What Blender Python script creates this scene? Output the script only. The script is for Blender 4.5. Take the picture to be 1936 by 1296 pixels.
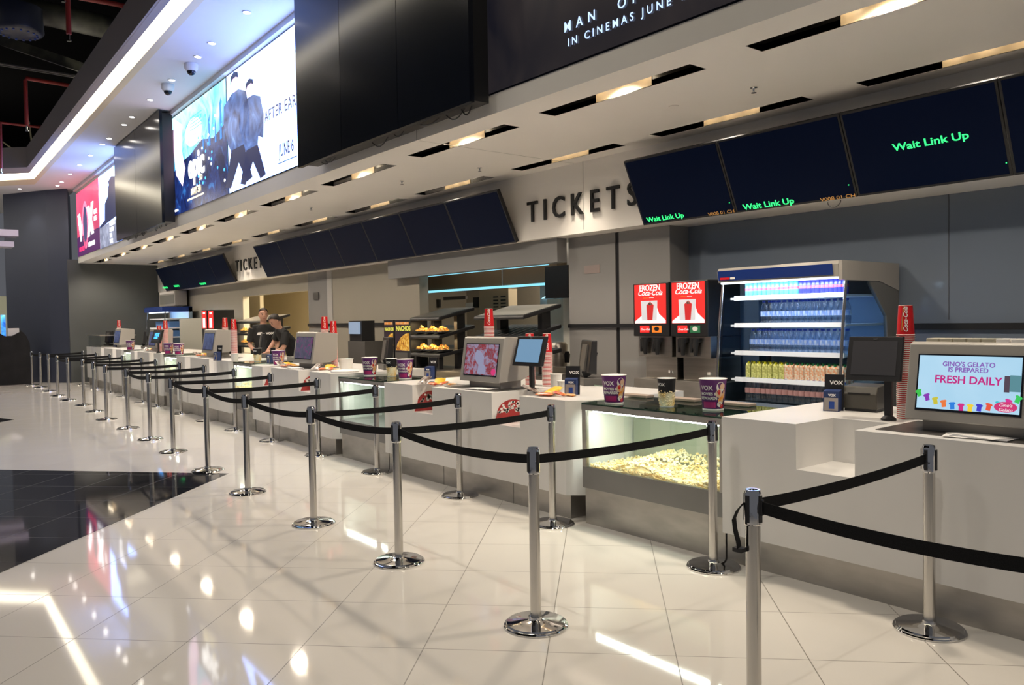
import bpy, bmesh, math, random
from mathutils import Vector, Matrix
import numpy as np
random.seed(7)
PI = math.pi
SC = bpy.context.scene
COL = SC.collection
for o in list(bpy.data.objects): bpy.data.objects.remove(o, do_unlink=True)

# ------------------------------------------------------------------ camera
F_PX, YAW, PITCH, ROLL, CAM_H = 1517.0, math.radians(38.66), math.radians(1.69), math.radians(-0.966), 1.629
FW = Vector((math.sin(YAW)*math.cos(PITCH), math.cos(YAW)*math.cos(PITCH), -math.sin(PITCH)))
RT0 = Vector((math.cos(YAW), -math.sin(YAW), 0)); UP0 = RT0.cross(FW)
RT = math.cos(ROLL)*RT0 + math.sin(ROLL)*UP0
UP = -math.sin(ROLL)*RT0 + math.cos(ROLL)*UP0
CAMP = Vector((0, 0, CAM_H))
cd = bpy.data.cameras.new('camera'); cam = bpy.data.objects.new('camera', cd); COL.objects.link(cam)
cd.sensor_width = 36.0; cd.sensor_fit = 'HORIZONTAL'; cd.lens = F_PX*36.0/1936.0
cd.clip_start = 0.05; cd.clip_end = 200
m = Matrix.Identity(4)
for i in range(3):
    m[i][0] = RT[i]; m[i][1] = UP[i]; m[i][2] = -FW[i]; m[i][3] = CAMP[i]
cam.matrix_world = m
SC.camera = cam

# ------------------------------------------------------------------ world, exposure
W = bpy.data.worlds.new('world'); SC.world = W; W.use_nodes = True
W.node_tree.nodes['Background'].inputs[0].default_value = (0.62, 0.64, 0.72, 1)
W.node_tree.nodes['Background'].inputs[1].default_value = 0.15
SC.view_settings.view_transform = 'Standard'; SC.view_settings.look = 'None'
SC.view_settings.gamma = 1; SC.view_settings.use_curve_mapping = False
SC.view_settings.exposure = 0.1
SC.cycles.transparent_max_bounces = 48; SC.cycles.max_bounces = 10; SC.cycles.diffuse_bounces = 5

SLOT_POWER, DOWN_POWER, FILL_POWER = 78.0, 9.0, 290.0
COVE_E, SCREEN_E, FRIDGE_P, CASE_P = 6.0, 4.2, 5.0, 5.5
def area_light(name, loc, sx, sy, power, color, direction=(0, 0, -1), spread=PI):
    l = bpy.data.lights.new(name, 'AREA'); l.shape = 'RECTANGLE'; l.size = sx; l.size_y = sy
    l.energy = power; l.color = color; l.spread = spread
    o = bpy.data.objects.new(name, l); COL.objects.link(o)
    z = -Vector(direction).normalized(); y = Vector((0, 1, 0)); y = (y-z*y.dot(z)).normalized(); x = y.cross(z)   # size along x, size_y along the facade
    M_ = Matrix.Identity(4)
    for i in range(3): M_[i][0] = x[i]; M_[i][1] = y[i]; M_[i][2] = z[i]; M_[i][3] = loc[i]
    o.matrix_world = M_; return o
def spot_light(name, loc, power, color, angle, direction=(0, 0, -1), r=.04, blend=.6):
    l = bpy.data.lights.new(name, 'SPOT'); l.energy = power; l.color = color; l.spot_size = angle
    l.spot_blend = blend; l.shadow_soft_size = r
    o = bpy.data.objects.new(name, l); COL.objects.link(o); o.location = loc
    o.rotation_euler = Vector(direction).to_track_quat('-Z', 'Y').to_euler(); return o
WARM = (1.0, .86, .69)
# unseen fill lamps, added in the dark open ceiling to light the lobby floor
FILL_LAMPS = [(0.6, 1.0, 6.6), (0.9, 5.5, 6.6), (0.9, 10.0, 6.6), (0.9, 15.0, 6.6), (0.7, 20.5, 6.6)]
for x, y, z in FILL_LAMPS:
    spot_light('added_fill_light', (x, y, z - .06), FILL_POWER, (1.0, .92, .82), math.radians(100), (0.12, 0, -1), .05, .9)

# ------------------------------------------------------------------ helpers
def at(px, py, axis, val):
    """the point of the plane axis = val that the photograph shows at pixel px, py"""
    d = FW + RT*((px-968)/F_PX) - UP*((py-648)/F_PX)
    i = 'XYZ'.index(axis); t = (val - CAMP[i])/d[i]
    return CAMP + d*t
def bend(y): return .022*max(0.0, y-8.0)      # the facade turns slightly beyond y = 8

MATS = {}
def mat(name, col=(.8, .8, .8), rough=.5, metal=0, emit=None, es=1.0, spec=.5, coat=0):
    if name in MATS: return MATS[name]
    m = bpy.data.materials.new(name); m.use_nodes = True; MATS[name] = m
    b = m.node_tree.nodes['Principled BSDF']
    b.inputs['Base Color'].default_value = (*col, 1); b.inputs['Roughness'].default_value = rough
    b.inputs['Metallic'].default_value = metal; b.inputs['Specular IOR Level'].default_value = spec
    b.inputs['Coat Weight'].default_value = coat
    if emit: b.inputs['Emission Color'].default_value = (*emit, 1); b.inputs['Emission Strength'].default_value = es
    return m
def nd(m, t, **kw):
    n = m.node_tree.nodes.new(t)
    for k, v in kw.items(): setattr(n, k, v)
    return n
def lk(m, a, b): m.node_tree.links.new(a, b)
def bsdf(m): return m.node_tree.nodes['Principled BSDF']
def noise_tint(name, c1, c2, scale=3.0, stretch=(1, 1, 1), rough=.5, metal=0, rr=None, detail=3, **kw):
    """two-tone procedural material"""
    m = mat(name, c1, rough, metal, **kw)
    tc = nd(m, 'ShaderNodeTexCoord'); mp = nd(m, 'ShaderNodeMapping'); ns = nd(m, 'ShaderNodeTexNoise')
    mp.inputs['Scale'].default_value = stretch; ns.inputs['Scale'].default_value = scale; ns.inputs['Detail'].default_value = detail
    cr = nd(m, 'ShaderNodeValToRGB'); cr.color_ramp.elements[0].position = .35; cr.color_ramp.elements[1].position = .65
    cr.color_ramp.elements[0].color = (*c1, 1); cr.color_ramp.elements[1].color = (*c2, 1)
    lk(m, tc.outputs['Object'], mp.inputs[0]); lk(m, mp.outputs[0], ns.inputs['Vector'])
    lk(m, ns.outputs['Fac'], cr.inputs[0]); lk(m, cr.outputs[0], bsdf(m).inputs['Base Color'])
    if rr:
        mr = nd(m, 'ShaderNodeMapRange'); mr.inputs[3].default_value = rr[0]; mr.inputs[4].default_value = rr[1]
        lk(m, ns.outputs['Fac'], mr.inputs[0]); lk(m, mr.outputs[0], bsdf(m).inputs['Roughness'])
    return m
def glass(name, tint=(.9, .95, .93), refl=1.45, rough=.02, k=1.0):
    if name in MATS: return MATS[name]
    m = bpy.data.materials.new(name); m.use_nodes = True; MATS[name] = m
    nt = m.node_tree; nt.nodes.clear()
    out = nd(m, 'ShaderNodeOutputMaterial'); mx = nd(m, 'ShaderNodeMixShader')
    tr = nd(m, 'ShaderNodeBsdfTransparent'); gl = nd(m, 'ShaderNodeBsdfGlossy'); fr = nd(m, 'ShaderNodeLayerWeight')
    tr.inputs[0].default_value = (*tint, 1); gl.inputs['Roughness'].default_value = rough; f0 = ((refl-1)/(refl+1))**2
    fr.inputs[0].default_value = .5; pw_ = nd(m, 'ShaderNodeMath', operation='POWER'); pw_.inputs[1].default_value = 5; lk(m, fr.outputs['Facing'], pw_.inputs[0])
    mm = nd(m, 'ShaderNodeMath', operation='MULTIPLY_ADD'); mm.inputs[1].default_value = .8*k; mm.inputs[2].default_value = f0*k
    lk(m, pw_.outputs[0], mm.inputs[0]); lk(m, mm.outputs[0], mx.inputs[0])
    lk(m, tr.outputs[0], mx.inputs[1]); lk(m, gl.outputs[0], mx.inputs[2]); lk(m, mx.outputs[0], out.inputs[0])
    return m
def emis(name, col, s): return mat(name, (0.01, 0.01, 0.01), .3, emit=col, es=s)

# --- materials
M_white = noise_tint('white_solid_surface', (.78, .765, .745), (.74, .73, .71), 2.0, rough=.28)
M_ceil = noise_tint('painted_ceiling', (.84, .81, .77), (.82, .79, .75), .7, rough=.6)
M_ceilhi = noise_tint('painted_high_ceiling', (.72, .72, .74), (.69, .69, .71), .5, rough=.7)
M_steel = noise_tint('brushed_steel', (.50, .47, .43), (.40, .37, .34), 1.2, (1, 1, 14), rough=.32, metal=1, rr=(.22, .42))
M_steel2 = noise_tint('satin_steel_cladding', (.52, .495, .46), (.42, .40, .37), 3, (1, 1, 3), rough=.42, metal=.85)
M_chrome = mat('chrome', (.82, .81, .80), .06, 1)
M_brushed = noise_tint('brushed_chrome_pole', (.62, .60, .57), (.55, .53, .50), 30, (1, 1, .05), rough=.2, metal=1)
M_black = mat('black_plastic', (.012, .012, .014), .42)
M_blackg = mat('black_glass', (.006, .008, .014), .07, spec=.6)
M_panel = mat('satin_black_panel', (.004, .006, .012), .20, spec=.32)
M_belt = noise_tint('black_webbing', (.006, .006, .007), (.012, .012, .013), 300, rough=.75, spec=.2)
M_navy = noise_tint('navy_paint', (.050, .060, .095), (.044, .052, .084), .6, rough=.55)
M_grey = noise_tint('dark_grey_paint', (.085, .092, .092), (.075, .08, .08), .8, rough=.45)
M_glassgrey = noise_tint('grey_back_painted_glass', (.17, .205, .262), (.158, .192, .248), .5, rough=.14, spec=.7)
M_col = noise_tint('grey_column_panel', (.28, .272, .27), (.27, .262, .26), .6, rough=.22, spec=.6)
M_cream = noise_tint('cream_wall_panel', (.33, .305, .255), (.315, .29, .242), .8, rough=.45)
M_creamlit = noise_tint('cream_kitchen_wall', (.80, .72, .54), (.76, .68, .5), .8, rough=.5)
M_letter = mat('black_letter', (.01, .01, .01), .3)
M_greyplastic = mat('grey_plastic', (.36, .34, .31), .38)
M_greydark = mat('dark_grey_plastic', (.09, .085, .08), .45)
M_cove = emis('cove_light', (1.0, .90, .70), COVE_E)
M_trim = mat('cove_glow_trim', (.70, .62, .44), .6)  # warm light of the cove painted into the trim colour
M_lip = mat('grey_cove_lip', (.30, .27, .27), .6)
M_slot = mat('black_light_trough', (.012, .011, .010), .32)
M_gold = mat('gold_reflector', (.95, .72, .40), .28, 1)
M_lamp = emis('warm_lamp', (1.0, .84, .60), 18)
M_lampglow = noise_tint('painted_lamp_glow', (.85, .68, .45), (.75, .58, .38), 9, rough=.4)  # gold colour stands for lamplight on the black trough wall
M_bulb = emis('downlight_lamp', (1.0, .93, .84), 30)
M_red = mat('coke_red', (.62, .010, .014), .35)
M_redlit = mat('red_lightbox', (.7, .02, .02), .4, emit=(.80, .025, .02), es=.75)
M_whitelit = mat('white_lightbox', (.8, .8, .8), .4, emit=(.85, .85, .9), es=.55)
M_pwhite = mat('white_paper', (.82, .80, .77), .5)
M_text = mat('white_print', (.85, .84, .82), .5)
M_purple = mat('purple_card', (.13, .018, .17), .4)
M_magenta = mat('magenta_print', (.42, .015, .16), .4)
M_orange = noise_tint('orange_print', (.80, .28, .03), (.70, .55, .35), 26, rough=.45)
M_yellow = noise_tint('yellow_foil', (.80, .55, .04), (.70, .38, .03), 22, rough=.3)
M_brown = noise_tint('brown_foil', (.05, .018, .012), (.5, .45, .4), 24, rough=.28)
M_bluef = mat('blue_foil', (.02, .06, .28), .3)
M_silver = mat('silver_foil', (.55, .55, .56), .2, .8)
M_redf = noise_tint('red_foil', (.50, .02, .015), (.70, .35, .10), 26, rough=.3)
M_corn = noise_tint('popcorn', (.90, .84, .62), (.86, .60, .22), 14, rough=.7)
M_skin = mat('skin', (.50, .27, .19), .5)
M_hair = mat('dark_hair', (.015, .011, .009), .6)
M_shirt = mat('black_polo_cloth', (.010, .010, .011), .85)
M_pants = mat('black_trouser_cloth', (.012, .012, .014), .85)
M_green = emis('green_screen_text', (.03, 1.0, .22), 1.5)
M_amber = emis('amber_screen_text', (1.0, .45, .10), .45)
M_paleE = emis('pale_blue_screen_text', (.45, .62, 1.0), 1.6)
M_menu = mat('menu_screen_glass', (.002, .004, .012), .34, emit=(.002, .007, .030), es=.2, spec=.05)
M_glass = glass('clear_glass', (.965, .985, .97), 1.5)
M_glasstop = glass('tinted_glass_top', (.30, .40, .36), 1.7)
M_clear = glass('clear_plastic', (.90, .93, .95), 1.3, .08)
M_sideglass = glass('fridge_side_glass', (.66, .76, .84), 1.3)
M_bottle = glass('bottle_plastic', (.86, .93, .98), 1.9, .10, 1.6)
M_cap = mat('blue_cap', (.02, .07, .50), .4)
M_blabel = noise_tint('blue_bottle_label', (.10, .28, .85), (.55, .70, .95), 40, (1, 1, .3), rough=.5)
M_rlabel = mat('pale_red_label', (.45, .25, .25), .5)
M_canlt = noise_tint('silver_blue_can', (.45, .68, .85), (.85, .88, .92), 30, (1, 1, .2), rough=.3)
M_candk = mat('deep_blue_can', (.05, .06, .55), .3, .3)
M_carton = noise_tint('juice_carton_print', (.75, .78, .30), (.35, .38, .08), 45, rough=.5)
M_carton2 = noise_tint('fruit_carton_print', (.78, .80, .66), (.80, .30, .12), 45, rough=.5)
M_shelfw = mat('white_shelf_edge', (.80, .84, .90), .4)
M_bluecan = mat('blue_canopy', (.010, .035, .20), .25)
M_fridgein = mat('fridge_lining', (.24, .34, .46), .5)
M_food = noise_tint('nachos', (.90, .42, .05), (.95, .70, .25), 30, rough=.6)
M_cyan = emis('cyan_tube', (.25, .70, .85), 1.2)
M_hood = mat('hood_bronze_glass', (.16, .12, .075), .25, .2)
M_hoodg = mat('grey_hood_panel', (.22, .218, .22), .35)

class MB:
    """collects shapes in world coordinates; build() links them as ONE mesh"""
    def __init__(s): s.v = []; s.f = []; s.mi = []; s.cur = 0
    def add(s, vs, fs):
        o = len(s.v); s.v += [tuple(v) for v in vs]; s.f += [tuple(i+o for i in f) for f in fs]; s.mi += [s.cur]*len(fs); return s
    def m(s, i): s.cur = i; return s
    def box(s, x0, x1, y0, y1, z0, z1):
        vs = [(x, y, z) for x in (x0, x1) for y in (y0, y1) for z in (z0, z1)]
        return s.add(vs, [(0, 1, 3, 2), (4, 6, 7, 5), (0, 4, 5, 1), (2, 3, 7, 6), (0, 2, 6, 4), (1, 5, 7, 3)])
    def cb(s, c, sx, sy, sz): return s.box(c[0]-sx/2, c[0]+sx/2, c[1]-sy/2, c[1]+sy/2, c[2]-sz/2, c[2]+sz/2)
    def longbox(s, x0, x1, y0, y1, z0, z1):
        if y0 < 8 < y1: s.box(x0, x1, y0, 8, z0, z1); s.box(x0, x1, 8, y1, z0, z1)
        else: s.box(x0, x1, y0, y1, z0, z1)
        return s
    def prism(s, pts, z0, z1):
        n = len(pts); vs = [(p[0], p[1], z0) for p in pts]+[(p[0], p[1], z1) for p in pts]
        return s.add(vs, [tuple(range(n))[::-1], tuple(range(n, 2*n))]+[(i, (i+1) % n, n+(i+1) % n, n+i) for i in range(n)])
    def prismY(s, pts, y0, y1):      # profile in XZ extruded along Y
        n = len(pts); vs = [(p[0], y0, p[1]) for p in pts]+[(p[0], y1, p[1]) for p in pts]
        return s.add(vs, [tuple(range(n)), tuple(range(n, 2*n))[::-1]]+[(i, n+i, n+(i+1) % n, (i+1) % n) for i in range(n)])
    def hexa(s, a, b):               # two quads a and b (each 4 points), joined
        return s.add(list(a)+list(b), [(3, 2, 1, 0), (4, 5, 6, 7), (0, 1, 5, 4), (1, 2, 6, 5), (2, 3, 7, 6), (3, 0, 4, 7)])
    def quad(s, *p): return s.add(p, [tuple(range(len(p)))])
    def tube(s, pts, r, n=8, caps=True, rr=None):
        pts = [Vector(p) for p in pts]; vs = []; fs = []
        for i, p in enumerate(pts):
            d = (pts[min(i+1, len(pts)-1)]-pts[max(i-1, 0)]).normalized()
            a = d.orthogonal().normalized() if i == 0 else (a-d*a.dot(d)).normalized()
            b = d.cross(a); q = rr[i] if rr else r
            for k in range(n): t = 2*PI*k/n; vs.append(p+(a*math.cos(t)+b*math.sin(t))*q)
        for i in range(len(pts)-1):
            for k in range(n): fs.append((i*n+k, i*n+(k+1) % n, (i+1)*n+(k+1) % n, (i+1)*n+k))
        if caps: fs += [tuple(range(n))[::-1], tuple(range((len(pts)-1)*n, len(pts)*n))]
        return s.add(vs, fs)
    def lathe(s, c, prof, n=24, a0=0, a1=2*PI):   # prof: (r, z) list
        vs = []; fs = []; full = abs(a1-a0-2*PI) < 1e-6; k = n if full else n+1
        for r, z in prof:
            for i in range(k):
                t = a0+(a1-a0)*i/n; vs.append((c[0]+r*math.cos(t), c[1]+r*math.sin(t), c[2]+z))
        for j in range(len(prof)-1):
            for i in range(n): fs.append((j*k+i, j*k+(i+1) % k, (j+1)*k+(i+1) % k, (j+1)*k+i))
        if full:
            if prof[0][0] > 1e-4: fs.append(tuple(range(k))[::-1])
            if prof[-1][0] > 1e-4: fs.append(tuple(range((len(prof)-1)*k, len(prof)*k)))
        return s.add(vs, fs)
    def ball(s, c, r, n=8, sx=1, sy=1, sz=1):
        vs = [(c[0], c[1], c[2]-r*sz)]; fs = []; h = n//2
        for j in range(1, h):
            p = PI*j/h
            for i in range(n): t = 2*PI*i/n; vs.append((c[0]+r*sx*math.sin(p)*math.cos(t), c[1]+r*sy*math.sin(p)*math.sin(t), c[2]-r*sz*math.cos(p)))
        vs.append((c[0], c[1], c[2]+r*sz)); L = len(vs)-1
        for i in range(n):
            fs.append((0, 1+(i+1) % n, 1+i)); fs.append((L, L-n+i, L-n+(i+1) % n))
            for j in range(h-2): a = 1+j*n; fs.append((a+i, a+(i+1) % n, a+n+(i+1) % n, a+n+i))
        return s.add(vs, fs)
    def build(s, name, mats, parent=None, origin=None, do_bend=False, smooth=None, bevel=0):
        if not isinstance(mats, (list, tuple)): mats = [mats]
        V = [Vector(v) for v in s.v]
        if do_bend:
            for v in V: v.x += bend(v.y)
        O = Vector(origin) if origin is not None else Vector((0, 0, 0))
        base = wloc(parent) if parent else Vector((0, 0, 0))
        loc = O if origin is not None else base
        me = bpy.data.meshes.new(name); me.from_pydata([v-loc for v in V], [], s.f)
        for x in mats: me.materials.append(x)
        if len(mats) > 1: me.polygons.foreach_set('material_index', s.mi)
        bm = bmesh.new(); bm.from_mesh(me); bmesh.ops.recalc_face_normals(bm, faces=bm.faces); bm.to_mesh(me); bm.free()
        if smooth: me.shade_smooth(); me.set_sharp_from_angle(angle=math.radians(smooth))
        o = bpy.data.objects.new(name, me); COL.objects.link(o)
        if parent: o.parent = parent
        o.location = loc-base
        o['wl'] = tuple(loc)
        if bevel:
            b = o.modifiers.new('bevel', 'BEVEL'); b.width = bevel; b.segments = 2; b.limit_method = 'ANGLE'; b.angle_limit = .6
        return o
def wloc(o):
    p = Vector(o.location)
    while o.parent: o = o.parent; p += Vector(o.location)
    return p
def tag(o, label=None, cat=None, group=None, kind=None):
    if label: o['label'] = label
    if cat: o['category'] = cat
    if group: o['group'] = group
    if kind: o['kind'] = kind
    return o
def thing(name, loc, label, cat, group=None):
    o = bpy.data.objects.new(name, None); COL.objects.link(o); o.location = loc; o.empty_display_size = .1
    return tag(o, label, cat, group)
def struct(o): o['kind'] = 'structure'; return o
def copy_tree(o, loc=None, label=None, group=None, rz=None, parent=None):
    c = o.copy(); COL.objects.link(c); c.parent = parent
    if loc is not None: c.location = loc
    if rz is not None: c.rotation_euler = (0, 0, rz)
    if label: c['label'] = label
    if group: c['group'] = group
    for ch in [x for x in o.children]: copy_tree(ch, parent=c)
    return c
def text(s, size, material, parent, org, xd=(0, -1, 0), yd=(0, 0, 1), name='lettering', ext=.002, bold=0, shear=0, space=1.0, sx=1.0, align='LEFT', label=None):
    cu = bpy.data.curves.new('t', 'FONT'); cu.body = s; cu.size = size; cu.extrude = ext; cu.offset = bold*size
    cu.shear = shear; cu.space_character = space; cu.align_x = align; cu.resolution_u = 3
    to = bpy.data.objects.new('t', cu); COL.objects.link(to)
    dg = bpy.context.evaluated_depsgraph_get(); dg.update()
    me = bpy.data.meshes.new_from_object(to.evaluated_get(dg)); bpy.data.objects.remove(to, do_unlink=True)
    X = Vector(xd).normalized(); Y = Vector(yd).normalized(); Z = X.cross(Y); org = Vector(org)
    base = wloc(parent) if parent else Vector((0, 0, 0))
    for v in me.vertices:
        c = v.co.copy(); v.co = org+X*c.x*sx+Y*c.y+Z*c.z-base
    me.name = name; me.materials.clear(); me.materials.append(material)
    o = bpy.data.objects.new(name, me); COL.objects.link(o)
    if parent: o.parent = parent
    if label: o['label'] = label
    return o
class Plane:
    """flat sign artwork: u to the right, v up, both 0..1 over a rectangle; off = distance in front"""
    def __init__(s, org, ux, vy, w, h):
        s.o = Vector(org); s.x = Vector(ux).normalized(); s.y = Vector(vy).normalized(); s.n = s.x.cross(s.y); s.w = w; s.h = h
    def p(s, u, v, off=0): return s.o+s.x*u*s.w+s.y*v*s.h+s.n*off
    def poly(s, mb, pts, off=.003, th=.002):
        a = [s.p(u, v, off) for u, v in pts]; b = [s.p(u, v, off-th) for u, v in pts]; n = len(pts)
        mb.add(a+b, [tuple(range(n)), tuple(range(n, 2*n))[::-1]]+[(i, n+i, n+(i+1) % n, (i+1) % n) for i in range(n)]); return mb
    def rect(s, mb, u0, u1, v0, v1, off=.003, th=.002): return s.poly(mb, [(u0, v0), (u1, v0), (u1, v1), (u0, v1)], off, th)
    def ell(s, mb, u, v, ru, rv, n=20, off=.003, th=.002): return s.poly(mb, [(u+ru*math.cos(2*PI*i/n), v+rv*math.sin(2*PI*i/n)) for i in range(n)], off, th)
    def txt(s, t, u, v, size, material, parent, off=.004, **k):
        return text(t, size, material, parent, s.p(u, v, off), s.x, s.y, ext=.001, **k)

# ------------------------------------------------------------------ floor
def tile_mat(name, c1, c2, grout, rough, spec=.5, off=(-.28, 3.86), size=.617, gw=.005):
    m = mat(name, c1, rough, spec=spec)
    geo = nd(m, 'ShaderNodeNewGeometry'); mp = nd(m, 'ShaderNodeMapping', vector_type='TEXTURE')
    sep = nd(m, 'ShaderNodeSeparateXYZ')
    lk(m, geo.outputs['Position'], sep.inputs[0])
    def M(op, a, b=None):
        n = nd(m, 'ShaderNodeMath', operation=op)
        for i, x in enumerate((a, b)):
            if x is None: continue
            if isinstance(x, (int, float)): n.inputs[i].default_value = x
            else: lk(m, x, n.inputs[i])
        return n.outputs[0]
    x, y = sep.outputs[0], sep.outputs[1]
    A = M('MULTIPLY', M('SUBTRACT', x, y), .70711); B = M('MULTIPLY', M('ADD', x, y), .70711)
    ds = []; cells = []
    for q, o in ((A, off[0]), (B, off[1])):
        t = M('DIVIDE', M('SUBTRACT', q, o), size); fr = M('FRACT', t); cells.append(M('FLOOR', t))
        ds.append(M('MINIMUM', fr, M('SUBTRACT', 1.0, fr)))
    g = M('LESS_THAN', M('MINIMUM', *ds), gw/size/2)
    cmb = nd(m, 'ShaderNodeCombineXYZ'); lk(m, cells[0], cmb.inputs[0]); lk(m, cells[1], cmb.inputs[1])
    wn = nd(m, 'ShaderNodeTexWhiteNoise'); lk(m, cmb.outputs[0], wn.inputs['Vector'])
    ns = nd(m, 'ShaderNodeTexNoise'); ns.inputs['Scale'].default_value = 1.6; ns.inputs['Detail'].default_value = 5
    vm = nd(m, 'ShaderNodeVectorMath', operation='ADD'); lk(m, geo.outputs['Position'], vm.inputs[0])
    cs = nd(m, 'ShaderNodeVectorMath', operation='SCALE'); lk(m, cmb.outputs[0], cs.inputs[0]); cs.inputs['Scale'].default_value = 3.7
    lk(m, cs.outputs[0], vm.inputs[1]); lk(m, vm.outputs[0], ns.inputs['Vector'])
    f = M('ADD', M('MULTIPLY', wn.outputs[0], .35), M('MULTIPLY', ns.outputs[0], .65))
    mx = nd(m, 'ShaderNodeMix', data_type='RGBA'); mx.inputs[6].default_value = (*c1, 1); mx.inputs[7].default_value = (*c2, 1)
    lk(m, f, mx.inputs[0])
    m2 = nd(m, 'ShaderNodeMix', data_type='RGBA'); m2.inputs[7].default_value = (*grout, 1)
    lk(m, mx.outputs[2], m2.inputs[6]); lk(m, g, m2.inputs[0]); lk(m, m2.outputs[2], bsdf(m).inputs['Base Color'])
    rr = M('ADD', M('MULTIPLY', g, .4), rough); lk(m, rr, bsdf(m).inputs['Roughness'])
    return m
M_floor = tile_mat('polished_cream_tile', (.74, .70, .64), (.68, .645, .59), (.22, .20, .17), .05)
M_floord = tile_mat('polished_black_tile', (.012, .012, .014), (.022, .022, .026), (.05, .05, .055), .05)
fb = MB().box(-9, 12, -3, 44, -.06, 0); struct(fb.build('floor', M_floor))
ft = at(432, 896, 'Z', 0); fa = at(0, 889, 'Z', 0); fc = at(0, 1084, 'Z', 0)
e1 = ft+(fa-ft)*3.2; e2 = ft+(fc-ft)*3.2
struct(MB().prism([(ft.x, ft.y), (e1.x, e1.y), (e2.x, e2.y)], 0.0005, .002).build('floor', M_floord))
f1 = at(27, 794, 'Z', 0); f2 = at(0, 791, 'Z', 0); f3 = at(0, 799, 'Z', 0)
e1 = f1+(f2-f1)*9; e2 = f1+(f3-f1)*6
struct(MB().prism([(f1.x, f1.y), (e1.x, e1.y), (e2.x, e2.y)], 0.0005, .002).build('floor', M_floord))

# ------------------------------------------------------------------ low ceiling over the counters, with its recessed troughs
ZS = 3.45
SLOT_Y = [(1.50, 3.28), (3.75, 5.43), (5.93, 7.66), (8.22, 9.94), (10.42, 12.2), (12.75, 14.45), (15.0, 16.7), (17.25, 18.95), (19.5, 21.2), (21.75, 23.4), (23.9, 25.5)]
ROWS = [(4.69, 4.885), (6.15, 6.335)]
X0, X1, Y0, Y1 = 4.40, 6.60, -3.0, 26.0
ys = sorted(set([Y0, 8.0, Y1]+[v for p in SLOT_Y for v in p])); xs = [X0, ROWS[0][0], ROWS[0][1], ROWS[1][0], ROWS[1][1], X1]
mb = MB()
for i in range(len(xs)-1):
    for j in range(len(ys)-1):
        hole = i in (1, 3) and any(abs(ys[j]-a) < 1e-6 or (a < ys[j] < b) for a, b in SLOT_Y)
        if hole: continue
        mb.box(xs[i], xs[i+1], ys[j], ys[j+1], ZS, ZS+.05)
struct(mb.build('ceiling', M_ceil, do_bend=True))
gap = MB().box(X0+.01, X1, 6.955, 6.961, ZS-.0008, ZS+.001); struct(gap.build('trim_1', mat('panel_seam', (.25, .24, .22), .6)))
# sloping skirt of the signage wall above the low ceiling
k = 0
def make_slot(x0, x1, y0, y1):
    xc = (x0+x1)/2; o = Vector((xc+bend((y0+y1)/2), (y0+y1)/2, ZS))
    t = thing('recessed_light', o, None, 'ceiling light', None)
    h = .20; mb = MB()
    mb.box(x0-.004, x0, y0, y1, ZS+.002, ZS+h); mb.box(x1, x1+.004, y0, y1, ZS+.002, ZS+h)
    mb.box(x0-.004, x1+.004, y0-.004, y0, ZS+.002, ZS+h); mb.box(x0-.004, x1+.004, y1, y1+.004, ZS+.002, ZS+h)
    mb.box(x0-.004, x1+.004, y0-.004, y1+.004, ZS+h, ZS+h+.004)
    mb.build('trough', M_slot, t, do_bend=True)
    ym = y0+(y1-y0)*.50
    MB().box(x1-.006, x1-.001, ym-.31, ym+.31, ZS+.004, ZS+h-.01).build('painted_glow_sheet', M_lampglow, t, do_bend=True)  # sheet added to carry the painted lamp glow
    for q in (-.24, 0, .24):
        c = (xc, ym+q, ZS+.05)
        hb = MB().lathe(c, [(.040, .06), (.036, .08), (.022, .12), (.02, .14)], 16).build('lamp_head', M_gold, t, do_bend=True, smooth=50)
        MB().ball((c[0], c[1], c[2]+.05), .026, 8).build('bulb', M_lamp, hb, do_bend=True, smooth=60)
    return t
for r, (x0, x1) in enumerate(ROWS):
    for i, (a, b) in enumerate(SLOT_Y):
        t = make_slot(x0, x1, a, b)
        tag(t, ('black light trough with three gold lamps, in the ceiling row nearest the signage wall' if r == 0 else
                'black light trough with three gold lamps, in the ceiling row beside the menus'),
            group='front row ceiling troughs' if r == 0 else 'rear row ceiling troughs')
        spot_light('trough_light', (t.location.x-(0 if r == 0 else .05), t.location.y, ZS+.02), SLOT_POWER*(1.08 if r == 0 else .5)*(b-a), WARM, math.radians(156 if r == 0 else 88), ((.05, 0, -1) if r == 0 else (-.08, 0, -1)), .10, .6)
for n, (px, py) in enumerate([(1425, 165), (907, 317), (760, 342), (588, 392)]):
    p = at(px, py, 'Z', ZS); s = thing('sprinkler', p, None, 'sprinkler')
    MB().lathe(p, [(.03, -.001), (.03, -.006), (.012, -.01), (.008, -.035)], 12).build('body', M_chrome, s, smooth=40)
    MB().lathe((p.x, p.y, p.z-.045), [(.022, 0), (.022, .003), (.004, .004), (.004, .012)], 12).build('deflector', M_chrome, s)
    tag(s, ['chrome sprinkler in the low ceiling above the open drinks fridge', 'chrome sprinkler in the low ceiling left of the near TICKETS sign',
            'chrome sprinkler in the low ceiling above the middle menu screens', 'small chrome sprinkler far along the low ceiling'][n])
p = at(1274, 201, 'Z', ZS); tag(MB().lathe(p, [(.045, -.001), (.045, -.006), (.02, -.009)], 20).build('sensor_disc', M_ceil, origin=p), 'flat round white sensor in the low ceiling above the near TICKETS sign', 'sensor')

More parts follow.
